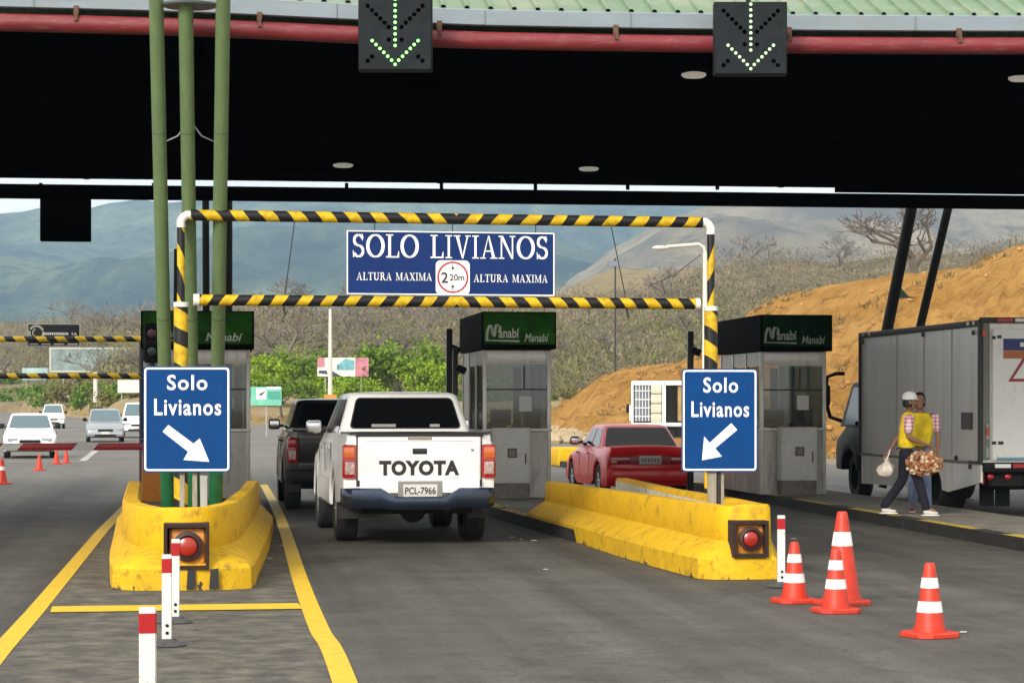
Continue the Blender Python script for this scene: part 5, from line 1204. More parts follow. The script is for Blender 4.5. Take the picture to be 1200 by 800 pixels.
for a0, a1, r0, r1 in ((20, 150, .115, .16), (165, 300, .115, .16), (310, 370, .115, .16), (100, 240, .06, .085)):
    n = 12; g.add([(cx + r * math.cos(R(a0 + (a1 - a0) * k / n)), -.019, cz + r * math.sin(R(a0 + (a1 - a0) * k / n))) for k in range(n + 1) for r in (r0, r1)], [(2 * k, 2 * k + 1, 2 * k + 3, 2 * k + 2) for k in range(n)])
g.build('emblem', mat('emblem_pale', (.42, .44, .34), .6), root, smooth=0)
g = G()
for k in range(12): g.box((w * .31 + k * w * .041, -.018, h * .56), (w * .031, .004, h * .11))
text_on(g, 'S.A.', w * .84, h * .50, w * .11, h * .12, -.019, bold=.02)
for x0, x1 in ((.04, .20), (.26, .44), (.50, .70), (.76, .96)): g.box(((x0 + x1) / 2 * w, -.018, h * .09), ((x1 - x0) * w, .004, h * .05))
g.build('lettering', M_white, root, smooth=0)

def board(name, label, px0, px1, py0, py1, D, m, posts=2, frame=None, cat='billboard', pm=None, ground=0.0):
    a = at(px0, py1, D); b = at(px1, py0, D); w = math.hypot(b.x - a.x, b.y - a.y); h = b.z - a.z
    root = thing(name, label, cat, (a.x, a.y, ground), -TH)
    z = a.z - ground
    bd = G().box((w / 2, 0, z + h / 2), (w, .12, h)).build('board', m, root, smooth=0)
    if frame:
        t = h * .07; g = G()
        for cx, cz, sx, sz in ((w / 2, z + h, w + t, t), (w / 2, z, w + t, t), (0, z + h / 2, t, h - t), (w, z + h / 2, t, h - t)): g.box((cx, -.05, cz), (sx, .12, sz))
        g.build('border', frame, bd, smooth=0)
    for k in range(posts):
        x = w * (.5 if posts == 1 else (.15 + .7 * k / max(1, posts - 1)))
        G().box((x, .12, z / 2 + h * .25), (max(.08, w * .02), .1, z + h * .5)).build('post', pm or M_signback, root, smooth=0)
    return root, w, h, z, bd
board('billboard', 'large dull grey-green billboard panel behind the left lane gantry', 59, 160, 408, 435, 345, mat('billboard_grey', (.16, .22, .21), .5, var=.45, vs=.5), 2, mat('billboard_frame', (.42, .42, .36), .6), ground=0)
board('billboard', 'small pale blue roadside board left of the large grey billboard', 26, 57, 431, 445, 455, mat('board_blue', (.28, .42, .42), .5, var=.3, vs=.7), 2, ground=0)
board('billboard', 'plain white board beside the left blue sign, above the dry verge', 138, 168, 445, 460, 236, mat('board_white', (.58, .57, .52), .6), 2, ground=0)
rt, w, h, z, bd = board('road_board', 'green and white roadside notice board right of the left booth', 294, 330, 453, 475, 120, mat('board_green', (.12, .42, .30), .5, var=.35, vs=1.2), 1, ground=0, cat='notice board')
g = G().box((w * .34, -.065, h * .62), (w * .32, .02, h * .6)).box((w * .75, -.065, h * .93), (w * .46, .02, h * .14)); g.build('white_panel', M_white, bd, smooth=0).location = (0, 0, z)
g = G().add([(w * .24, -.08, h * .58), (w * .34, -.08, h * .52), (w * .46, -.08, h * .70), (w * .46, -.08, h * .76), (w * .33, -.08, h * .66)], [(0, 1, 2, 3, 4)]); g.build('bird_mark', M_ink, bd, smooth=0).location = (0, 0, z)
G().box((w * .76, -.066, h * .55), (w * .42, .02, h * .42)).build('green_panel', mat('panel_green', (.04, .27, .20), .5), bd, smooth=0).location = (0, 0, z)
rt, w, h, z, bd = board('billboard', 'billboard with pink end panels and teal centre in front of the green bushes', 372, 432, 419, 441, 205, mat('poster_white', (.60, .58, .54), .5), 2, ground=1.4)
g = G().box((w * .87, -.07, h / 2), (w * .26, .03, h)).box((w * .07, -.07, h * .75), (w * .14, .03, h * .5)); g.build('pink_panel', mat('poster_pink', (.42, .15, .20), .5, var=.35, vs=.8), bd, smooth=0).location = (0, 0, z)
g = G().add([(w * .38, -.09, h * .35), (w * .72, -.09, h * .35), (w * .72, -.09, h * .85), (w * .55, -.09, h * .95), (w * .38, -.09, h * .6)], [(0, 1, 2, 3, 4)]); g.build('teal_panel', mat('poster_teal', (.10, .30, .33), .5, var=.6, vs=1.5), bd, smooth=0).location = (0, 0, z)
g = G().add([(w * .24, -.09, 0), (w * .48, -.09, 0), (w * .26, -.09, h * .34)], [(0, 1, 2)]).add([(w * .02, -.09, h * .18), (w * .2, -.09, h * .12), (w * .18, -.09, h * .32), (w * .04, -.09, h * .32)], [(0, 1, 2, 3)]); g.build('dark_shape', mat('poster_dark', (.02, .035, .06), .5), bd, smooth=0).location = (0, 0, z)

p = at(387, 470, 175); root = thing('lamp_pole', 'tall white pole with an orange foot in front of the pink billboard', 'pole', (p.x, p.y, 0)); hh = at(387, 362, 175).z
G().tube([(0, 0, 0), (0, 0, hh)], [.20, .11], 10).build('shaft', M_pole, root); G().box((0, 0, (at(0, 462, 175).z) / 2), (.9, .9, at(0, 462, 175).z)).build('foot', mat('foot_orange', (.50, .22, .03), .7), root, smooth=0)
p = at(112, 472, 258); root = thing('lamp_pole', 'short white pole in front of the hedge at the left', 'pole', (p.x, p.y, 0)); G().tube([(0, 0, 0), (0, 0, at(112, 436, 258).z)], [.26, .24], 10).build('shaft', M_pole, root)
# street lamp whose arm shows inside the gantry
p = at(826.5, 480, 82); root = thing('street_lamp', 'pale street lamp with long arm, seen behind the right end of the gantry', 'street lamp', (p.x, p.y, 0)); f = lambda x, y: at(x, y, 82) - Vector((p.x, p.y, 0))
G().tube([(0, 0, 0), f(826.5, 296)], [.13, .08], 10).build('pole', M_pole, root); G().tube([f(826.5, 297), f(825, 290), f(819, 286), f(781, 289)], .055, 8).build('arm', M_pole, root)
G().sphere(f(774, 290.5), (.30, .16, .085)).build('lamp_head', M_pole, root)
G().tube([f(822, 298), f(790, 322), f(760, 335)], .014, 5).build('cable', M_trim, root)
p = at(721, 345, 240); root = thing('mast', 'thin mast with a small box in front of the tan hill', 'mast', (p.x, p.y, 2)); f = lambda x, y, : at(x, y, 240) - Vector((p.x, p.y, 2))
G().tube([(0, 0, 0), f(721, 303)], .09, 6).build('pole', M_trim, root); G().box(f(720, 309), (1.3, .5, .55)).build('box', mat('mast_box', (.16, .18, .22), .6), root, smooth=0)
g = G().tube([f(728, 313), f(735, 314), f(752, 314)], .06, 5); g.build('arm', M_signback, root)
# yellow block beyond the middle booth
p = gd(672, 547); root = thing('kerb_block', 'far yellow painted concrete block between middle booth and red sedan', 'barrier', (p.x, p.y, 0)); G().box((0, 1.0, .25), (.75, 1.6, .50), .08).build('block', M_yel, root)
p = at(653, 470, 44); 
# small debris on the road
g = [gd(600, 630), gd(611, 633), gd(626, 634), gd(640, 668), gd(930, 632), gd(1128, 742), gd(330, 640), gd(316, 655), gd(594, 605)]
for i, q in enumerate(g):
    o = G().prism([(-.05, -.02), (.04, -.03), (.06, .02), (-.02, .03)], 0, .006, 'Z').build('litter', M_paper, None, smooth=0); o.location = (q.x, q.y, .012 if i != 8 else .16); o.rotation_euler = (0, 0, i * 1.3); o.scale = (.6, .6, .6)
    tag(o, 'tiny white scrap of litter lying on the asphalt near the islands', 'litter', 'scraps of litter on the road')

# ================================================================ VEGETATION
def leaf_mat(name, c1, c2, vs=.6):
    m = bpy.data.materials.new(name); m.use_nodes = True; nt = m.node_tree; N = nt.nodes; b = N['Principled BSDF']
    tc = N.new('ShaderNodeTexCoord'); n = N.new('ShaderNodeTexNoise'); n.inputs['Scale'].default_value = vs; n.inputs['Detail'].default_value = 8; n.inputs['Roughness'].default_value = .8
    nt.links.new(tc.outputs['Object'], n.inputs['Vector']); r = N.new('ShaderNodeValToRGB'); r.color_ramp.elements[0].position = .38; r.color_ramp.elements[1].position = .62
    r.color_ramp.elements[0].color = (*c1, 1); r.color_ramp.elements[1].color = (*c2, 1); nt.links.new(n.outputs[0], r.inputs[0]); nt.links.new(r.outputs[0], b.inputs['Base Color'])
    b.inputs['Roughness'].default_value = .8; b.inputs['Specular IOR Level'].default_value = .25
    return m
LV = [leaf_mat('leaves_bright', (.10, .19, .010), (.28, .40, .02)), leaf_mat('leaves_mid', (.055, .12, .010), (.16, .25, .018)), leaf_mat('leaves_dry', (.11, .10, .028), (.18, .16, .04))]
def leaves(rx, ry, rz, n, size, seed, cz=0.0, clumps=26):
    rnd = random.Random(seed); g = G(); C_ = []
    for _ in range(clumps):
        a = rnd.uniform(0, 2 * math.pi); u = rnd.uniform(-.75, 1); r = rnd.uniform(.45, 1.0) ** .6; s_ = math.sqrt(max(0, 1 - u * u))
        C_.append((rx * r * s_ * math.cos(a), ry * r * s_ * math.sin(a), cz + rz * r * u, rnd.uniform(.16, .34)))
    for _ in range(n):
        c = rnd.choice(C_); k = c[3]; x = c[0] + rnd.gauss(0, k * rx * .55); y = c[1] + rnd.gauss(0, k * ry * .55); z = c[2] + rnd.gauss(0, k * rz * .5)
        if z < .05: z = rnd.uniform(.05, .5)
        s_ = size * rnd.uniform(.6, 1.5); a = Vector((rnd.gauss(0, 1), rnd.gauss(0, 1), rnd.gauss(0, .7))).normalized() * s_; b = a.cross(Vector((rnd.gauss(0, 1), rnd.gauss(0, 1), rnd.gauss(0, 1)))).normalized() * s_ * .6
        p = Vector((x, y, z)); g.add([p - a, p - b * .9, p + a, p + b * .9], [(0, 1, 2, 3)])
    return g
protos = []
def bush(kind, variant, label, p, w, h, group):
    key = (kind, variant)
    root = None
    for k, r in protos:
        if k == key: root = dup(r, tuple(p), random.uniform(0, 6), label, group)
    if root is None:
        root = thing('bush' if kind != 'tree' else 'leafy_tree', label, 'bush' if kind != 'tree' else 'tree', tuple(p), random.uniform(0, 6), group)
        if kind == 'tree':
            leaves(1.0, 1.0, .62, 2600, .055, 50 + variant, .95, 40).build('crown', LV[0] if variant % 2 == 0 else LV[1], root, smooth=0, fix=False)
        else:
            leaves(1.0, .8, .50, 1700, .06, 80 + variant, .42, 30).build('crown', LV[[1, 1, 2][variant % 3]], root, smooth=0, fix=False)
        g = G(); g.tube([(0, 0, -.1), (.03, 0, .35), (0, .02, .7)], [.05, .04, .025], 6)
        for k in range(5): a = k * 1.26; g.tube([(0, 0, .35 + k * .05), (.35 * math.cos(a), .35 * math.sin(a), .85)], [.025, .01], 5)
        g.build('trunk', M_bark, root)
        protos.append((key, root))
    root.scale = (w / 2, w / 2, h / (1.62 if kind == 'tree' else 1.0))
    return root
side = lambda px: 'left' if px < 160 else 'middle'
def words(i, px, tp, kind):
    return None
trees = [(312, 425, 210, 50), (352, 416, 215, 78), (395, 432, 212, 50), (432, 424, 212, 50), (468, 405, 208, 82), (500, 430, 205, 50), (415, 450, 195, 55), (330, 450, 192, 60)]
tl = ['leafy green tree directly right of the left booth, behind the green notice board', 'tall bright green tree directly left of the pink-ended billboard', 'low green tree behind the pole with the orange foot', 'green tree behind the right end of the pink-ended billboard', 'tallest bright green tree, between the pink-ended billboard and the middle booth', 'green tree directly left of the black reader post by the middle booth', 'low green tree under the pink-ended billboard', 'low dark tree behind the green notice board, above the dark pickup']
for i, ((px, tp, D, wp), lb) in enumerate(zip(trees, tl)):
    g0 = 1.2; p = at(px, HY, D); h = at(px, tp - 9, D).z - g0; bush('tree', i % 3, lb, (p.x, p.y, g0 * .6), wp / F * D * 1.3, h + .4, 'green trees beyond the pickups')
hd = [(8, 436, 330, 60), (52, 446, 300, 55), (88, 440, 290, 50), (112, 446, 268, 46), (142, 443, 250, 44), (170, 446, 240, 44), (28, 452, 280, 60), (68, 454, 270, 46), (130, 458, 240, 40), (-30, 440, 330, 70), (-90, 430, 330, 80), (215, 440, 235, 60), (260, 436, 235, 60), (620, 448, 225, 50), (665, 452, 225, 40), (560, 440, 225, 70)]
hl = ['dark roadside bush at the far left edge of the photo', 'roadside bush below the small pale blue board', 'dark roadside bush below the left part of the grey billboard', 'roadside bush around the short white pole', 'roadside bush below the right part of the grey billboard', 'roadside bush behind the plain white board', 'low roadside bush in front of the far left hedge', 'low bush left of the short white pole', 'low bush right of the short white pole', 'roadside bush just outside the left edge of the photo', 'large roadside bush farther out beyond the left edge', 'bush seen between the green columns', 'bush behind the left booth', 'dry bush directly right of the middle booth', 'dry bush at the foot of the orange slope', 'bush behind the middle booth']
for i, ((px, tp, D, wp), lb) in enumerate(zip(hd, hl)):
    D = max(D, edge(px) + 22 + (D % 40) * .5); p = at(px, HY, D); g0 = 1.6; h = at(px, tp, D).z - g0 * .4; bush('bush', i % 3, lb, (p.x, p.y, g0 * .4), wp / F * D * 1.25, h, 'bushes along the far verge')

# bare trees: recursive branches
def bare_tree(name, label, base, H_, seed, levels=5, spread=.55, m=M_barkl, trunk=.035, wide=1.0, group=None, mesh=None, first=.30, kids=(2, 4), thin=.004):
    root = thing(name, label, 'tree', tuple(base), 0, group)
    if mesh: 
        for nm, me in mesh: o = bpy.data.objects.new(nm, me); COL.objects.link(o); o.parent = root
        root.scale = (H_, H_, H_); return root
    rnd = random.Random(seed); tr, cr = G(), G()
    def grow(p, d, L_, r, lv):
        pts = [p]; q = p
        for k in range(3):
            d = (d + Vector((rnd.gauss(0, .13), rnd.gauss(0, .13), rnd.gauss(0, .08) + .03))).normalized(); q = q + d * L_ / 3; pts.append(q)
        (tr if lv < 1 else cr).tube(pts, [r, r * .88, r * .78, r * .66], 5 if lv < 3 else 3, cap=False)
        if lv < levels:
            for _ in range(rnd.randint(*kids) if lv else 4):
                a = rnd.uniform(0, 2 * math.pi); s_ = spread * rnd.uniform(.6, 1.5); side_ = Vector((math.cos(a) * wide, math.sin(a) * wide, rnd.uniform(-.15, .35)))
                grow(pts[-1] if rnd.random() < .6 else pts[-2], (d + side_ * s_ * 1.5).normalized(), L_ * rnd.uniform(.62, .88), max(thin, r * .56), lv + 1)
    grow(Vector((0, 0, -.02)), Vector((rnd.gauss(0, .05), 0, 1)), first, trunk, 0)
    top = max(v[2] for v in cr.v); 
    for g in (tr, cr): g.v = [(x / top, y / top, z / top) for x, y, z in g.v]
    tr.build('trunk', m, root, fix=False); cr.build('branches', m, root, smooth=60, fix=False); root.scale = (H_, H_, H_)
    return root
p = at(1074, 322, 122); bare_tree('bare_tree', 'large leafless tree spreading on the skyline above the box truck, behind the dark columns', (p.x, p.y, p.z - .6), 4.6, 23, 6, .60, M_bark, .030, 1.2, kids=(2, 3), first=.17, thin=.0022)
p = at(345, 420, 222); t1 = bare_tree('bare_tree', 'leafless tree rising above the bushes between the left booth and the white pole', (p.x, p.y, p.z - 3), 8.4, 5, 5, .6, M_barkl, .032, 1.1, group='leafless trees behind the green bushes')
for px, tp, D, lb in ((490, 378, 228, 'leafless tree above the tallest green tree, left of the middle booth'), (455, 385, 232, 'leafless tree behind the tallest green tree'), (312, 372, 238, 'leafless tree just right of the left booth roof'), (420, 380, 240, 'leafless tree right of the white pole with the orange foot'), (150, 408, 300, 'leafless tree behind the right end of the grey billboard'), (10, 415, 320, 'leafless tree at the far left edge above the hedge')):
    D = max(D, edge(px) + 30); p = at(px, HY, D); dup(t1, (p.x, p.y, 2.0), random.uniform(0, 6), lb, 'leafless trees behind the green bushes').scale = ((at(px, tp, D).z - 1.6),) * 3

rnd = random.Random(31)
def hz0(px, D): return 1.5
_late = []
# scrub on the hill: an uncountable mass of dry bushes
def scrub(name, label, n, pxr, Dr, size, m, seed, crestf=None, per=36, kind='stuff', z_of=None, ls=1.0):
    rnd = random.Random(seed); g = G()
    for _ in range(n):
        px = rnd.uniform(*pxr); t = rnd.random() ** .8; D = Dr[0] + (Dr[1] - Dr[0]) * t; z = z_of(px, D)
        if z is None: continue
        p = at(px, HY, D - 235 + hill0(px)); s_ = size * rnd.choice((.35, .5, .7, 1.0, 1.5))
        for _ in range(per):
            a = rnd.uniform(0, 6.28); u = rnd.random(); r = s_ * math.sqrt(rnd.random()); zz = z + s_ * 1.25 * u * (1 - .5 * (r / s_) ** 2) - .2
            q = Vector((p.x + r * math.cos(a), p.y + r * math.sin(a), zz)); l = s_ * ls * rnd.uniform(.10, .26)
            d = Vector((rnd.gauss(0, .6), rnd.gauss(0, .6), rnd.uniform(.1, 1.2))).normalized() * l; e = Vector((rnd.gauss(0, 1), rnd.gauss(0, 1), rnd.gauss(0, .6))).normalized() * l * .42
            g.add([q - d, q + e, q + d], [(0, 1, 2)])
    o = g.build(name, m, None, smooth=0, fix=False); tag(o, label, 'scrub', None, kind); return o
def crest_y(cr, px):
    for (a, ya), (b, yb) in zip(cr, cr[1:]):
        if px <= b: t = (px - a) / (b - a); return ya + (yb - ya) * t
    return cr[-1][1]
def hz_scrub(px, D):
    h0 = hill0(px); t = (D - 235) / 195; zc = at(px, crest_y(SCR, px), h0 + 195).z; return 1.5 + (zc - 1.5) * t
M_scrubA = leaf_mat('scrub_grey_twigs', (.070, .058, .038), (.29, .24, .155), .2); M_scrubB = leaf_mat('scrub_olive', (.060, .070, .018), (.21, .20, .06), .12)
scrub('dry_scrub', 'grey leafless scrub covering the hill behind the toll plaza', 5200, (-250, 1450), (238, 430), 2.3, M_scrubA, 1, per=70, z_of=hz_scrub, ls=.65)
scrub('green_scrub', 'olive green scrub scattered on the lower hill slope', 1500, (-250, 1100), (236, 350), 2.6, M_scrubB, 2, per=90, z_of=hz_scrub, ls=.6)
rnd = random.Random(77)
for k in range(46):
    px = rnd.uniform(-60, 1180); D = 240 + 170 * rnd.random(); D2 = D - 235 + hill0(px); p = at(px, HY, D2); z = hz_scrub(px, D)
    o = dup(t1, (p.x, p.y, z - .5), rnd.uniform(0, 6), 'leafless tree on the scrub hill, ' + ('left of the left booth' if px < 170 else 'seen between the left booth and the white pole' if px < 387 else 'above the pickups, right of the white pole' if px < 530 else 'behind the middle booth and its sign' if px < 650 else 'between the middle booth and the right sign' if px < 830 else 'above the roof of the right booth' if px < 1000 else 'on the skyline above the box truck'), 'leafless trees scattered over the scrub hill'); o.scale = (rnd.uniform(5, 8.5),) * 3
# stones and dry tufts on the cutting
rnd = random.Random(5); g = G(); g2 = G()
for k in range(700):
    v = EV[rnd.randrange(len(EV))]; s_ = rnd.choice((.04, .05, .07, .1, .16)); g.sphere((v[0] + rnd.gauss(0, .3), v[1] + rnd.gauss(0, .3), v[2] + s_ * .3), (s_, s_ * .8, s_ * .6), 5, 3)
for k in range(800):
    v = EV[rnd.randrange(len(EV))]
    if noise.noise(Vector((v[0] * .08, v[1] * .08, 3))) < .08: continue
    for _ in range(9):
        a = rnd.uniform(0, 6.28); r = rnd.uniform(0, .35); l = rnd.uniform(.12, .4); q = Vector((v[0] + r * math.cos(a), v[1] + r * math.sin(a), v[2] - .05)); g2.add([q + Vector((-.03, 0, 0)), q + Vector((.03, 0, 0)), q + Vector((rnd.gauss(0, .15), rnd.gauss(0, .1), l))], [(0, 1, 2)])
tag(g.build('loose_stones', mat('stones_ochre', (.36, .19, .06), .95, var=.5, vs=.5), None, smooth=30), 'loose ochre stones and clods lying on the cutting slope', 'stones', None, 'stuff')
tag(g2.build('dry_tufts', mat('tufts_brown', (.12, .085, .03), .95, var=.4, vs=1), None, smooth=0, fix=False), 'dry brown tufts growing in patches on the orange slope', 'grass', None, 'stuff')
# bushes on the skyline of the cutting
def emb_z(px, D): return None
def crest_scrub():
    rnd = random.Random(4); g = G()
    for k in range(900):
        i = rnd.randrange(40, len(ECR) - 20); c = ECR[i]; d = Vector((c.x, c.y, 0)).normalized(); o_ = rnd.uniform(1.5, 16); p = c + d * o_; s_ = rnd.uniform(.3, .9)
        for _ in range(24):
            a = rnd.uniform(0, 6.28); r = s_ * math.sqrt(rnd.random()); q = Vector((p.x + r * math.cos(a), p.y + r * math.sin(a), c.z - o_ * .09 + rnd.random() * s_ * 1.1 - .3)); l = s_ * rnd.uniform(.1, .28)
            dd = Vector((rnd.gauss(0, .6), rnd.gauss(0, .6), rnd.uniform(.2, 1))).normalized() * l; e = Vector((rnd.gauss(0, 1), rnd.gauss(0, 1), 0)).normalized() * l * .35; g.add([q - dd, q + e, q + dd], [(0, 1, 2)])
    tag(g.build('crest_scrub', M_scrubA, None, smooth=0, fix=False), 'low grey brush along the top of the orange earth cutting', 'scrub', None, 'stuff')
crest_scrub()
# dry grass tufts on the verge
rnd = random.Random(8); g = G()
for _ in range(5000):
    px = rnd.uniform(-200, 700); D = rnd.uniform(192, 260); p = at(px, HY, D); z = .3 + (D - 192) * .022 ; l = rnd.uniform(.2, .55)
    if px < 175: D = D - 192 + edge(px); p = at(px, HY, D)
    g.add([(p.x - l * .5, p.y, z), (p.x + l * .5, p.y + .1, z), (p.x + rnd.gauss(0, .2), p.y, z + l)], [(0, 1, 2)])
tag(g.build('dry_grass', leaf_mat('grass_dry', (.22, .16, .06), (.36, .27, .11), .3), None, smooth=0, fix=False), 'dry yellow grass along the verge beyond the road bend', 'grass', None, 'stuff')
# rocks at the foot of the cutting
rnd = random.Random(12); g = G()
for _ in range(420):
    px = rnd.uniform(640, 745); py = rnd.uniform(484, 520); q = gd(px, py); s_ = rnd.uniform(.08, .42)
    g.sphere((q.x, q.y, s_ * .2 + .05), (s_, s_ * .8, s_ * .6), 6, 4)
tag(g.build('rubble', mat('rubble_tan', (.36, .28, .17), .95, var=.4, vs=.8), None, smooth=20), 'pale rubble heap at the foot of the orange cutting', 'rubble', None, 'stuff')
# fence posts on the crest at right
for px, py, D, h, lb in ((1183, 296, 111, 16, 'thin fence post on the cutting skyline, right of the leafless tree'), (1190, 291, 110.5, 15, 'bent fence post on the skyline at the right edge of the photo'), (1150, 300, 114, 10, 'short fence post on the skyline left of two taller ones')):
    p = at(px, py, D); o = thing('fence_post', lb, 'fence post', (p.x, p.y, p.z - .8), 0, 'fence posts on the cutting'); G().tube([(0, 0, 0), (.02, 0, .8 + h / F * D)], .04, 6).build('post', M_bark, o)

# ================================================================ PEOPLE
def skin_obj(name, pts, edges, m, parent, sub=2, root=0, flat=None):
    me = bpy.data.meshes.new(name); me.from_pydata([p[0] for p in pts], edges, []); o = bpy.data.objects.new(name, me); COL.objects.link(o)
    sk = o.modifiers.new('s', 'SKIN'); sk.use_smooth_shade = True; sk.branch_smoothing = .4
    for i, p in enumerate(pts):
        r = p[1]; me.skin_vertices[0].data[i].radius = r if isinstance(r, tuple) else (r, r)
        me.skin_vertices[0].data[i].use_root = (i == root)
    ss = o.modifiers.new('u', 'SUBSURF'); ss.levels = sub; ss.render_levels = sub
    dg = bpy.context.evaluated_depsgraph_get(); dg.update(); nm = bpy.data.meshes.new_from_object(o.evaluated_get(dg))
    bpy.data.objects.remove(o); bpy.data.meshes.remove(me)
    nm.name = name; nm.materials.clear(); nm.materials.append(m); nm.polygons.foreach_set('use_smooth', [True] * len(nm.polygons))
    o = bpy.data.objects.new(name, nm); COL.objects.link(o); o.parent = parent
    return o
def limb(g_name, chain, m, parent, sub=2): return skin_obj(g_name, chain, [(i, i + 1) for i in range(len(chain) - 1)], m, parent, sub)
def person(label, loc, rz, H_, P, trousers, shirt, vest, shoe, hair, cap=None, group=None, look=0.0):
    """local frame: faces -Y. P: joint positions for a 1.70 m figure"""
    root = thing('person', label, 'person', loc, rz, group); s_ = H_ / 1.70; root.scale = (s_,) * 3
    V = {k: Vector(v) for k, v in P.items()}; pts, ed, ix = [], [], {}
    def add(k, co, r, par=None):
        ix[k] = len(pts); pts.append((tuple(co), r)); 
        if par: ed.append((ix[par], ix[k]))
    add('pel', V['pel'], (.125, .105)); add('wai', V['pel'].lerp(V['chest'], .45), (.115, .09), 'pel'); add('chest', V['chest'], (.145, .10), 'wai'); add('nb', V['neck'], (.062, .06), 'chest')
    add('nk', V['neck'].lerp(V['head'], .35), .052, 'nb')
    hd = V['head']
    for sd in 'LR':
        add('sh' + sd, V['sh' + sd], .058, 'chest'); add('ua' + sd, V['sh' + sd].lerp(V['el' + sd], .5), .048, 'sh' + sd); add('el' + sd, V['el' + sd], .038, 'ua' + sd); add('fa' + sd, V['el' + sd].lerp(V['wr' + sd], .4), .038, 'el' + sd); add('wr' + sd, V['wr' + sd], .025, 'fa' + sd)
        d = (V['wr' + sd] - V['el' + sd]).normalized(); add('pm' + sd, V['wr' + sd] + d * .05, (.040, .024), 'wr' + sd); add('pk' + sd, V['wr' + sd] + d * .085, (.040, .02), 'pm' + sd)
        sx = -1 if sd == 'R' else 1
        for f in range(4):
            o_ = Vector((0, (f - 1.5) * .021, 0)); l_ = (.060, .072, .066, .05)[f]
            a = V['wr' + sd] + d * .095 + o_; b = a + d * l_ * .5 + Vector((0, 0, -.012)); c = b + d * l_ * .3 + Vector((0, 0, -.03))
            add('f%s%d' % (sd, f), a, .010, 'pk' + sd); add('g%s%d' % (sd, f), b, .009, 'f%s%d' % (sd, f)); add('h%s%d' % (sd, f), c, .007, 'g%s%d' % (sd, f))
        t0 = V['wr' + sd] + d * .03 + Vector((0, -.035, 0)); add('t' + sd, t0, .012, 'pm' + sd); add('u' + sd, t0 + d * .04 + Vector((0, -.012, -.01)), .009, 't' + sd)
        add('hp' + sd, V['hp' + sd], .085, 'pel'); add('th' + sd, V['hp' + sd].lerp(V['kn' + sd], .5), .072, 'hp' + sd); add('kn' + sd, V['kn' + sd], .052, 'th' + sd); add('cf' + sd, V['kn' + sd].lerp(V['an' + sd], .35), .052, 'kn' + sd); add('an' + sd, V['an' + sd], .035, 'cf' + sd)
        fd = V['toe' + sd]; add('toe' + sd, fd, .03, 'an' + sd)
    body = skin_obj('body', pts, ed, M_skin, root, 2)
    # head: ellipsoid with jaw, nose and ears, facing turned by look
    g = G(); rings = []; prof = [(-.118, .028, .030), (-.105, .048, .050), (-.07, .060, .066), (-.03, .066, .078), (.01, .071, .086), (.05, .072, .088), (.085, .062, .076), (.108, .038, .046), (.116, .008, .010)]
    for z, rx, ry in prof: rings.append([(rx * math.sin(a), -ry * math.cos(a) * (1.0 if math.cos(a) > 0 else 1.02) - (.012 if z < -.06 else 0), z) for a in (2 * math.pi * k / 20 for k in range(20))])
    g.loft(rings); g.loft([[(-.006, -.084, .015), (.006, -.084, .015), (.004, -.070, .018), (-.004, -.070, .018)], [(-.014, -.108, -.028), (.014, -.108, -.028), (.016, -.07, -.03), (-.016, -.07, -.03)], [(-.010, -.088, -.038), (.010, -.088, -.038), (.010, -.07, -.038), (-.010, -.07, -.038)]])
    for s2 in (-1, 1): g.sphere((s2 * .073, .005, -.01), (.012, .02, .032), 8, 6)
    RM = Matrix.Rotation(look, 4, 'Z')
    def put(o): o.parent = root; o.location = hd; o.rotation_euler = (0, 0, look); return o
    h_ = put(g.build('head', M_skin, None, smooth=60))
    g = G()
    for s2 in (-1, 1): g.sphere((s2 * .030, -.078, .012), (.012, .008, .006), 8, 5); g.box((s2 * .030, -.083, .030), (.032, .01, .007), .003)
    put(g.build('eyes_and_brows', M_hair, None)); g = G().sphere((0, -.083, -.060), (.022, .008, .006), 8, 5); put(g.build('mouth', mat('lips', (.20, .06, .045), .5), None))
    # hair
    g = G(); rings = []
    for z, k in ((-.075, .85), (-.05, 1.0), (0, 1.0), (.05, 1.0), (.09, .86), (.118, .55), (.128, .1)):
        ring = []
        for q in range(20):
            a = 2 * math.pi * q / 20; c = math.cos(a); front = c > .25; rx, ry = .080 * k, .098 * k
            y = -ry * c; x = rx * math.sin(a)
            if front and z < .055: y = -.02; x = x * .9
            ring.append((x, y, z))
        rings.append(ring)
    put(g.loft(rings).build('hair', hair, None, smooth=60))
    if cap:
        g = G(); rings = []
        for z, k in ((.030, 1.0), (.06, 1.02), (.09, .96), (.12, .75), (.138, .42), (.144, .05)): rings.append([(.086 * k * math.sin(a), -.104 * k * math.cos(a), z) for a in (2 * math.pi * q / 20 for q in range(20))])
        g.loft(rings); g.loft([[( .07 * math.cos(a), -.085 - .075 * math.sin(a) * k, .040 - .012 * k) for a in (math.pi * q / 10 for q in range(11))] for k in (0, .5, 1)], closed=False); put(g.build('cap', cap, None, smooth=60))
    # clothes: slightly larger skins
    for sd in 'LR':
        a, b, c = V['hp' + sd], V['kn' + sd], V['an' + sd]; pe = V['pel']
        limb('trouser_leg', [(pe.lerp(a, .55) + Vector((0, 0, .04)), (.105, .105)), (a + Vector((0, 0, -.02)), .108), (a.lerp(b, .5), .092), (b, .074), (b.lerp(c, .45), .070), (c + Vector((0, 0, .02)), .066), (c + Vector((0, 0, -.035)), .064)], trousers, root)
        limb('sleeve', [(V['sh' + sd] + Vector((0, 0, .03)), .066), (V['sh' + sd].lerp(V['el' + sd], .12), .080), (V['sh' + sd].lerp(V['el' + sd], .5), .068), (V['sh' + sd].lerp(V['el' + sd], .86), .066)], shirt, root)
        an = V['an' + sd]; to = V['toe' + sd]; f = (to - an); f.z = 0; f.normalize()
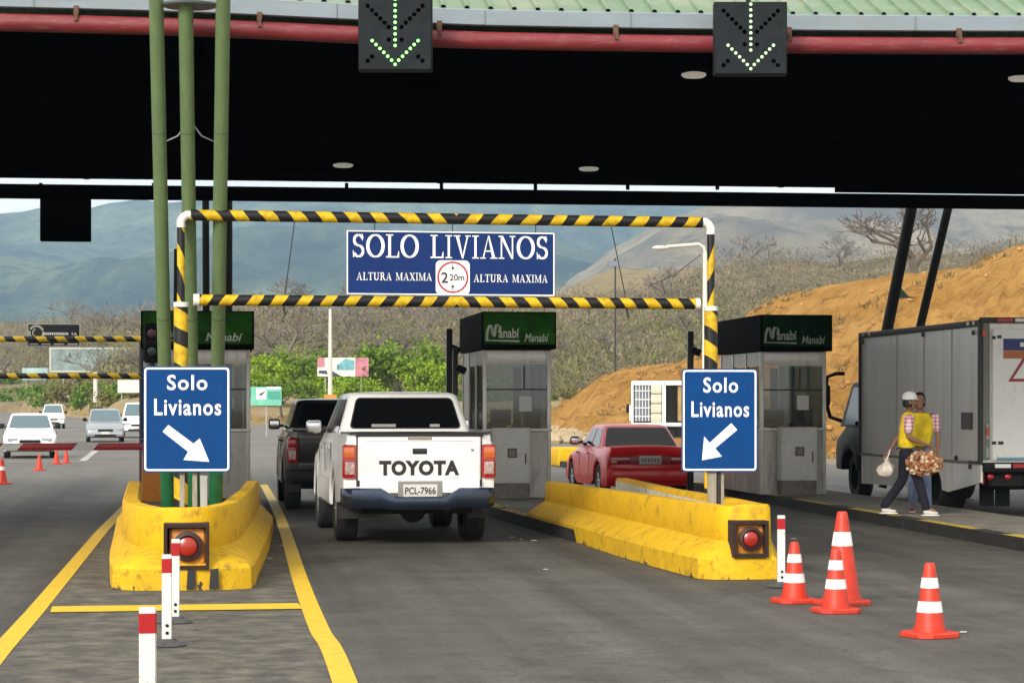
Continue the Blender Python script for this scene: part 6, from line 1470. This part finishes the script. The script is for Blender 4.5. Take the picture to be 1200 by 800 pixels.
        limb('shoe', [(tuple(an - f * .045 + Vector((0, 0, -.045))), (.040, .040)), (tuple(an + f * .03 + Vector((0, 0, -.05))), (.045, .038)), (tuple(an + f * .11 + Vector((0, 0, -.062))), (.044, .026)), (tuple(an + f * .17 + Vector((0, 0, -.064))), (.034, .020))], shoe, root)
        G().sphere(tuple(an + f * .06 + Vector((0, 0, -.092))), (.05 + .085 * abs(f.x), .05 + .085 * abs(f.y), .014), 14, 5).build('sole', M_white, root)
    pe, ch, nk = V['pel'], V['chest'], V['neck']
    skin_obj('vest', [(tuple(pe + Vector((0, 0, -.03))), (.185, .145)), (tuple(pe.lerp(ch, .35)), (.180, .145)), (tuple(ch + Vector((0, 0, -.02))), (.190, .145)), (tuple(ch.lerp(nk, .62)), (.125, .10)), (tuple(nk + Vector((0, 0, .005))), (.062, .062)), (tuple(V['shL'] + Vector((0, 0, .012))), .078), (tuple(V['shR'] + Vector((0, 0, .012))), .078)], [(0, 1), (1, 2), (2, 3), (3, 4), (2, 5), (2, 6)], vest, root, 2)
    G().tube([tuple(pe + Vector((0, 0, .015 - .002))), tuple(pe + Vector((0, 0, .03)))], .13, 14).build('belt', M_trim, root)
    return root
# walking man: local -Y is his front; he faces the right of the picture
PA = dict(pel=(0, 0, .90), chest=(0, -.03, 1.24), neck=(0, -.03, 1.42), head=(0, -.045, 1.56), shL=(.19, -.02, 1.36), shR=(-.19, -.04, 1.36),
          elR=(-.23, -.03, 1.07), wrR=(-.15, -.24, .985), elL=(.24, .09, 1.10), wrL=(.20, .22, .90), hpL=(.09, 0, .86), hpR=(-.09, 0, .86),
          knR=(-.10, -.16, .50), anR=(-.10, -.27, .095), toeR=(-.10, -.42, .04), knL=(.09, .05, .48), anL=(.09, .30, .11), toeL=(.09, .18, .035))
A = at(1062, 604, 32.2); rzA = R(90 - 7.3 - 10)
pa = person('vendor in white cap and yellow vest over pink checked shirt, walking right with snack bags', (A.x, A.y, .155), rzA, 1.66, PA, M_navy, M_plaid, M_vest, mat('shoe_white', (.55, .54, .52), .6), M_hair, M_capw, 'two vendors in yellow vests', look=R(12))
PB = dict(pel=(0, 0, .90), chest=(0, -.01, 1.24), neck=(0, -.01, 1.42), head=(0, -.03, 1.56), shL=(.19, -.01, 1.36), shR=(-.19, -.01, 1.36),
          elR=(-.25, .02, 1.08), wrR=(-.24, -.08, .86), elL=(.25, .02, 1.08), wrL=(.25, -.10, .87), hpL=(.09, 0, .86), hpR=(-.09, 0, .86),
          knR=(-.10, -.05, .48), anR=(-.11, .10, .10), toeR=(-.11, -.04, .04), knL=(.10, -.12, .49), anL=(.12, -.16, .095), toeL=(.13, -.31, .035))
B = at(1078, 600, 32.95); pb = person('dark-haired vendor in yellow vest and light jeans behind the man in the white cap', (B.x, B.y, .155), R(-22), 1.67, PB, M_jean, M_plaid, M_vest, mat('shoe_red', (.16, .03, .03), .6), M_hair, None, 'two vendors in yellow vests', look=R(-20))
# goods they carry
def lumpy(name, label, c, r, n, mats, seed, cat='bag', lump=.03):
    rnd = random.Random(seed); root = thing(name, label, cat, tuple(c)); gs = [G() for _ in mats]
    for _ in range(n):
        u = Vector((rnd.gauss(0, 1), rnd.gauss(0, 1), rnd.gauss(0, 1))).normalized() * (rnd.random() ** .33); q = (u.x * r[0], u.y * r[1], u.z * r[2]); gs[rnd.randrange(len(mats))].sphere(q, (lump * rnd.uniform(.7, 1.3), lump * rnd.uniform(.6, 1), lump * rnd.uniform(.7, 1.3)), 7, 5)
    for g, m, nm in zip(gs, mats, ('snacks', 'snack_packets', 'wrappers')): g.build(nm, m, root)
    return root
bc = at(1083, 543, 31.95); lb_ = lumpy('snack_bundle', 'bundle of brown and cream snack bags held in front of the vendor in the cap', bc, (.25, .15, .16), 420, [mat('snack_brown', (.24, .085, .03), .5, var=.3), mat('snack_cream', (.55, .40, .25), .4, var=.2), mat('snack_rust', (.36, .14, .05), .4, var=.2)], 3, lump=.028)
wc = at(1039, 549, 32.2); root = thing('plastic_bag', 'small white plastic bag carried behind the vendor in the cap', 'bag', tuple(wc))
g = G(); rings = []
for z, r in ((-.11, .05), (-.09, .09), (-.03, .125), (.03, .11), (.07, .06), (.10, .03), (.14, .035)): rings.append([(r * math.cos(a) * (1 + .18 * math.sin(3 * a + z * 20)), r * .8 * math.sin(a) * (1 + .15 * math.cos(5 * a)), z) for a in (2 * math.pi * k / 16 for k in range(16))])
g.loft(rings).build('bag_skin', mat('bag_white', (.62, .55, .48), .4, var=.25, vs=12), root); G().tube([(0, 0, .13), (.03, 0, .19), (.05, 0, .26)], .008, 5).build('handle', M_white, root)
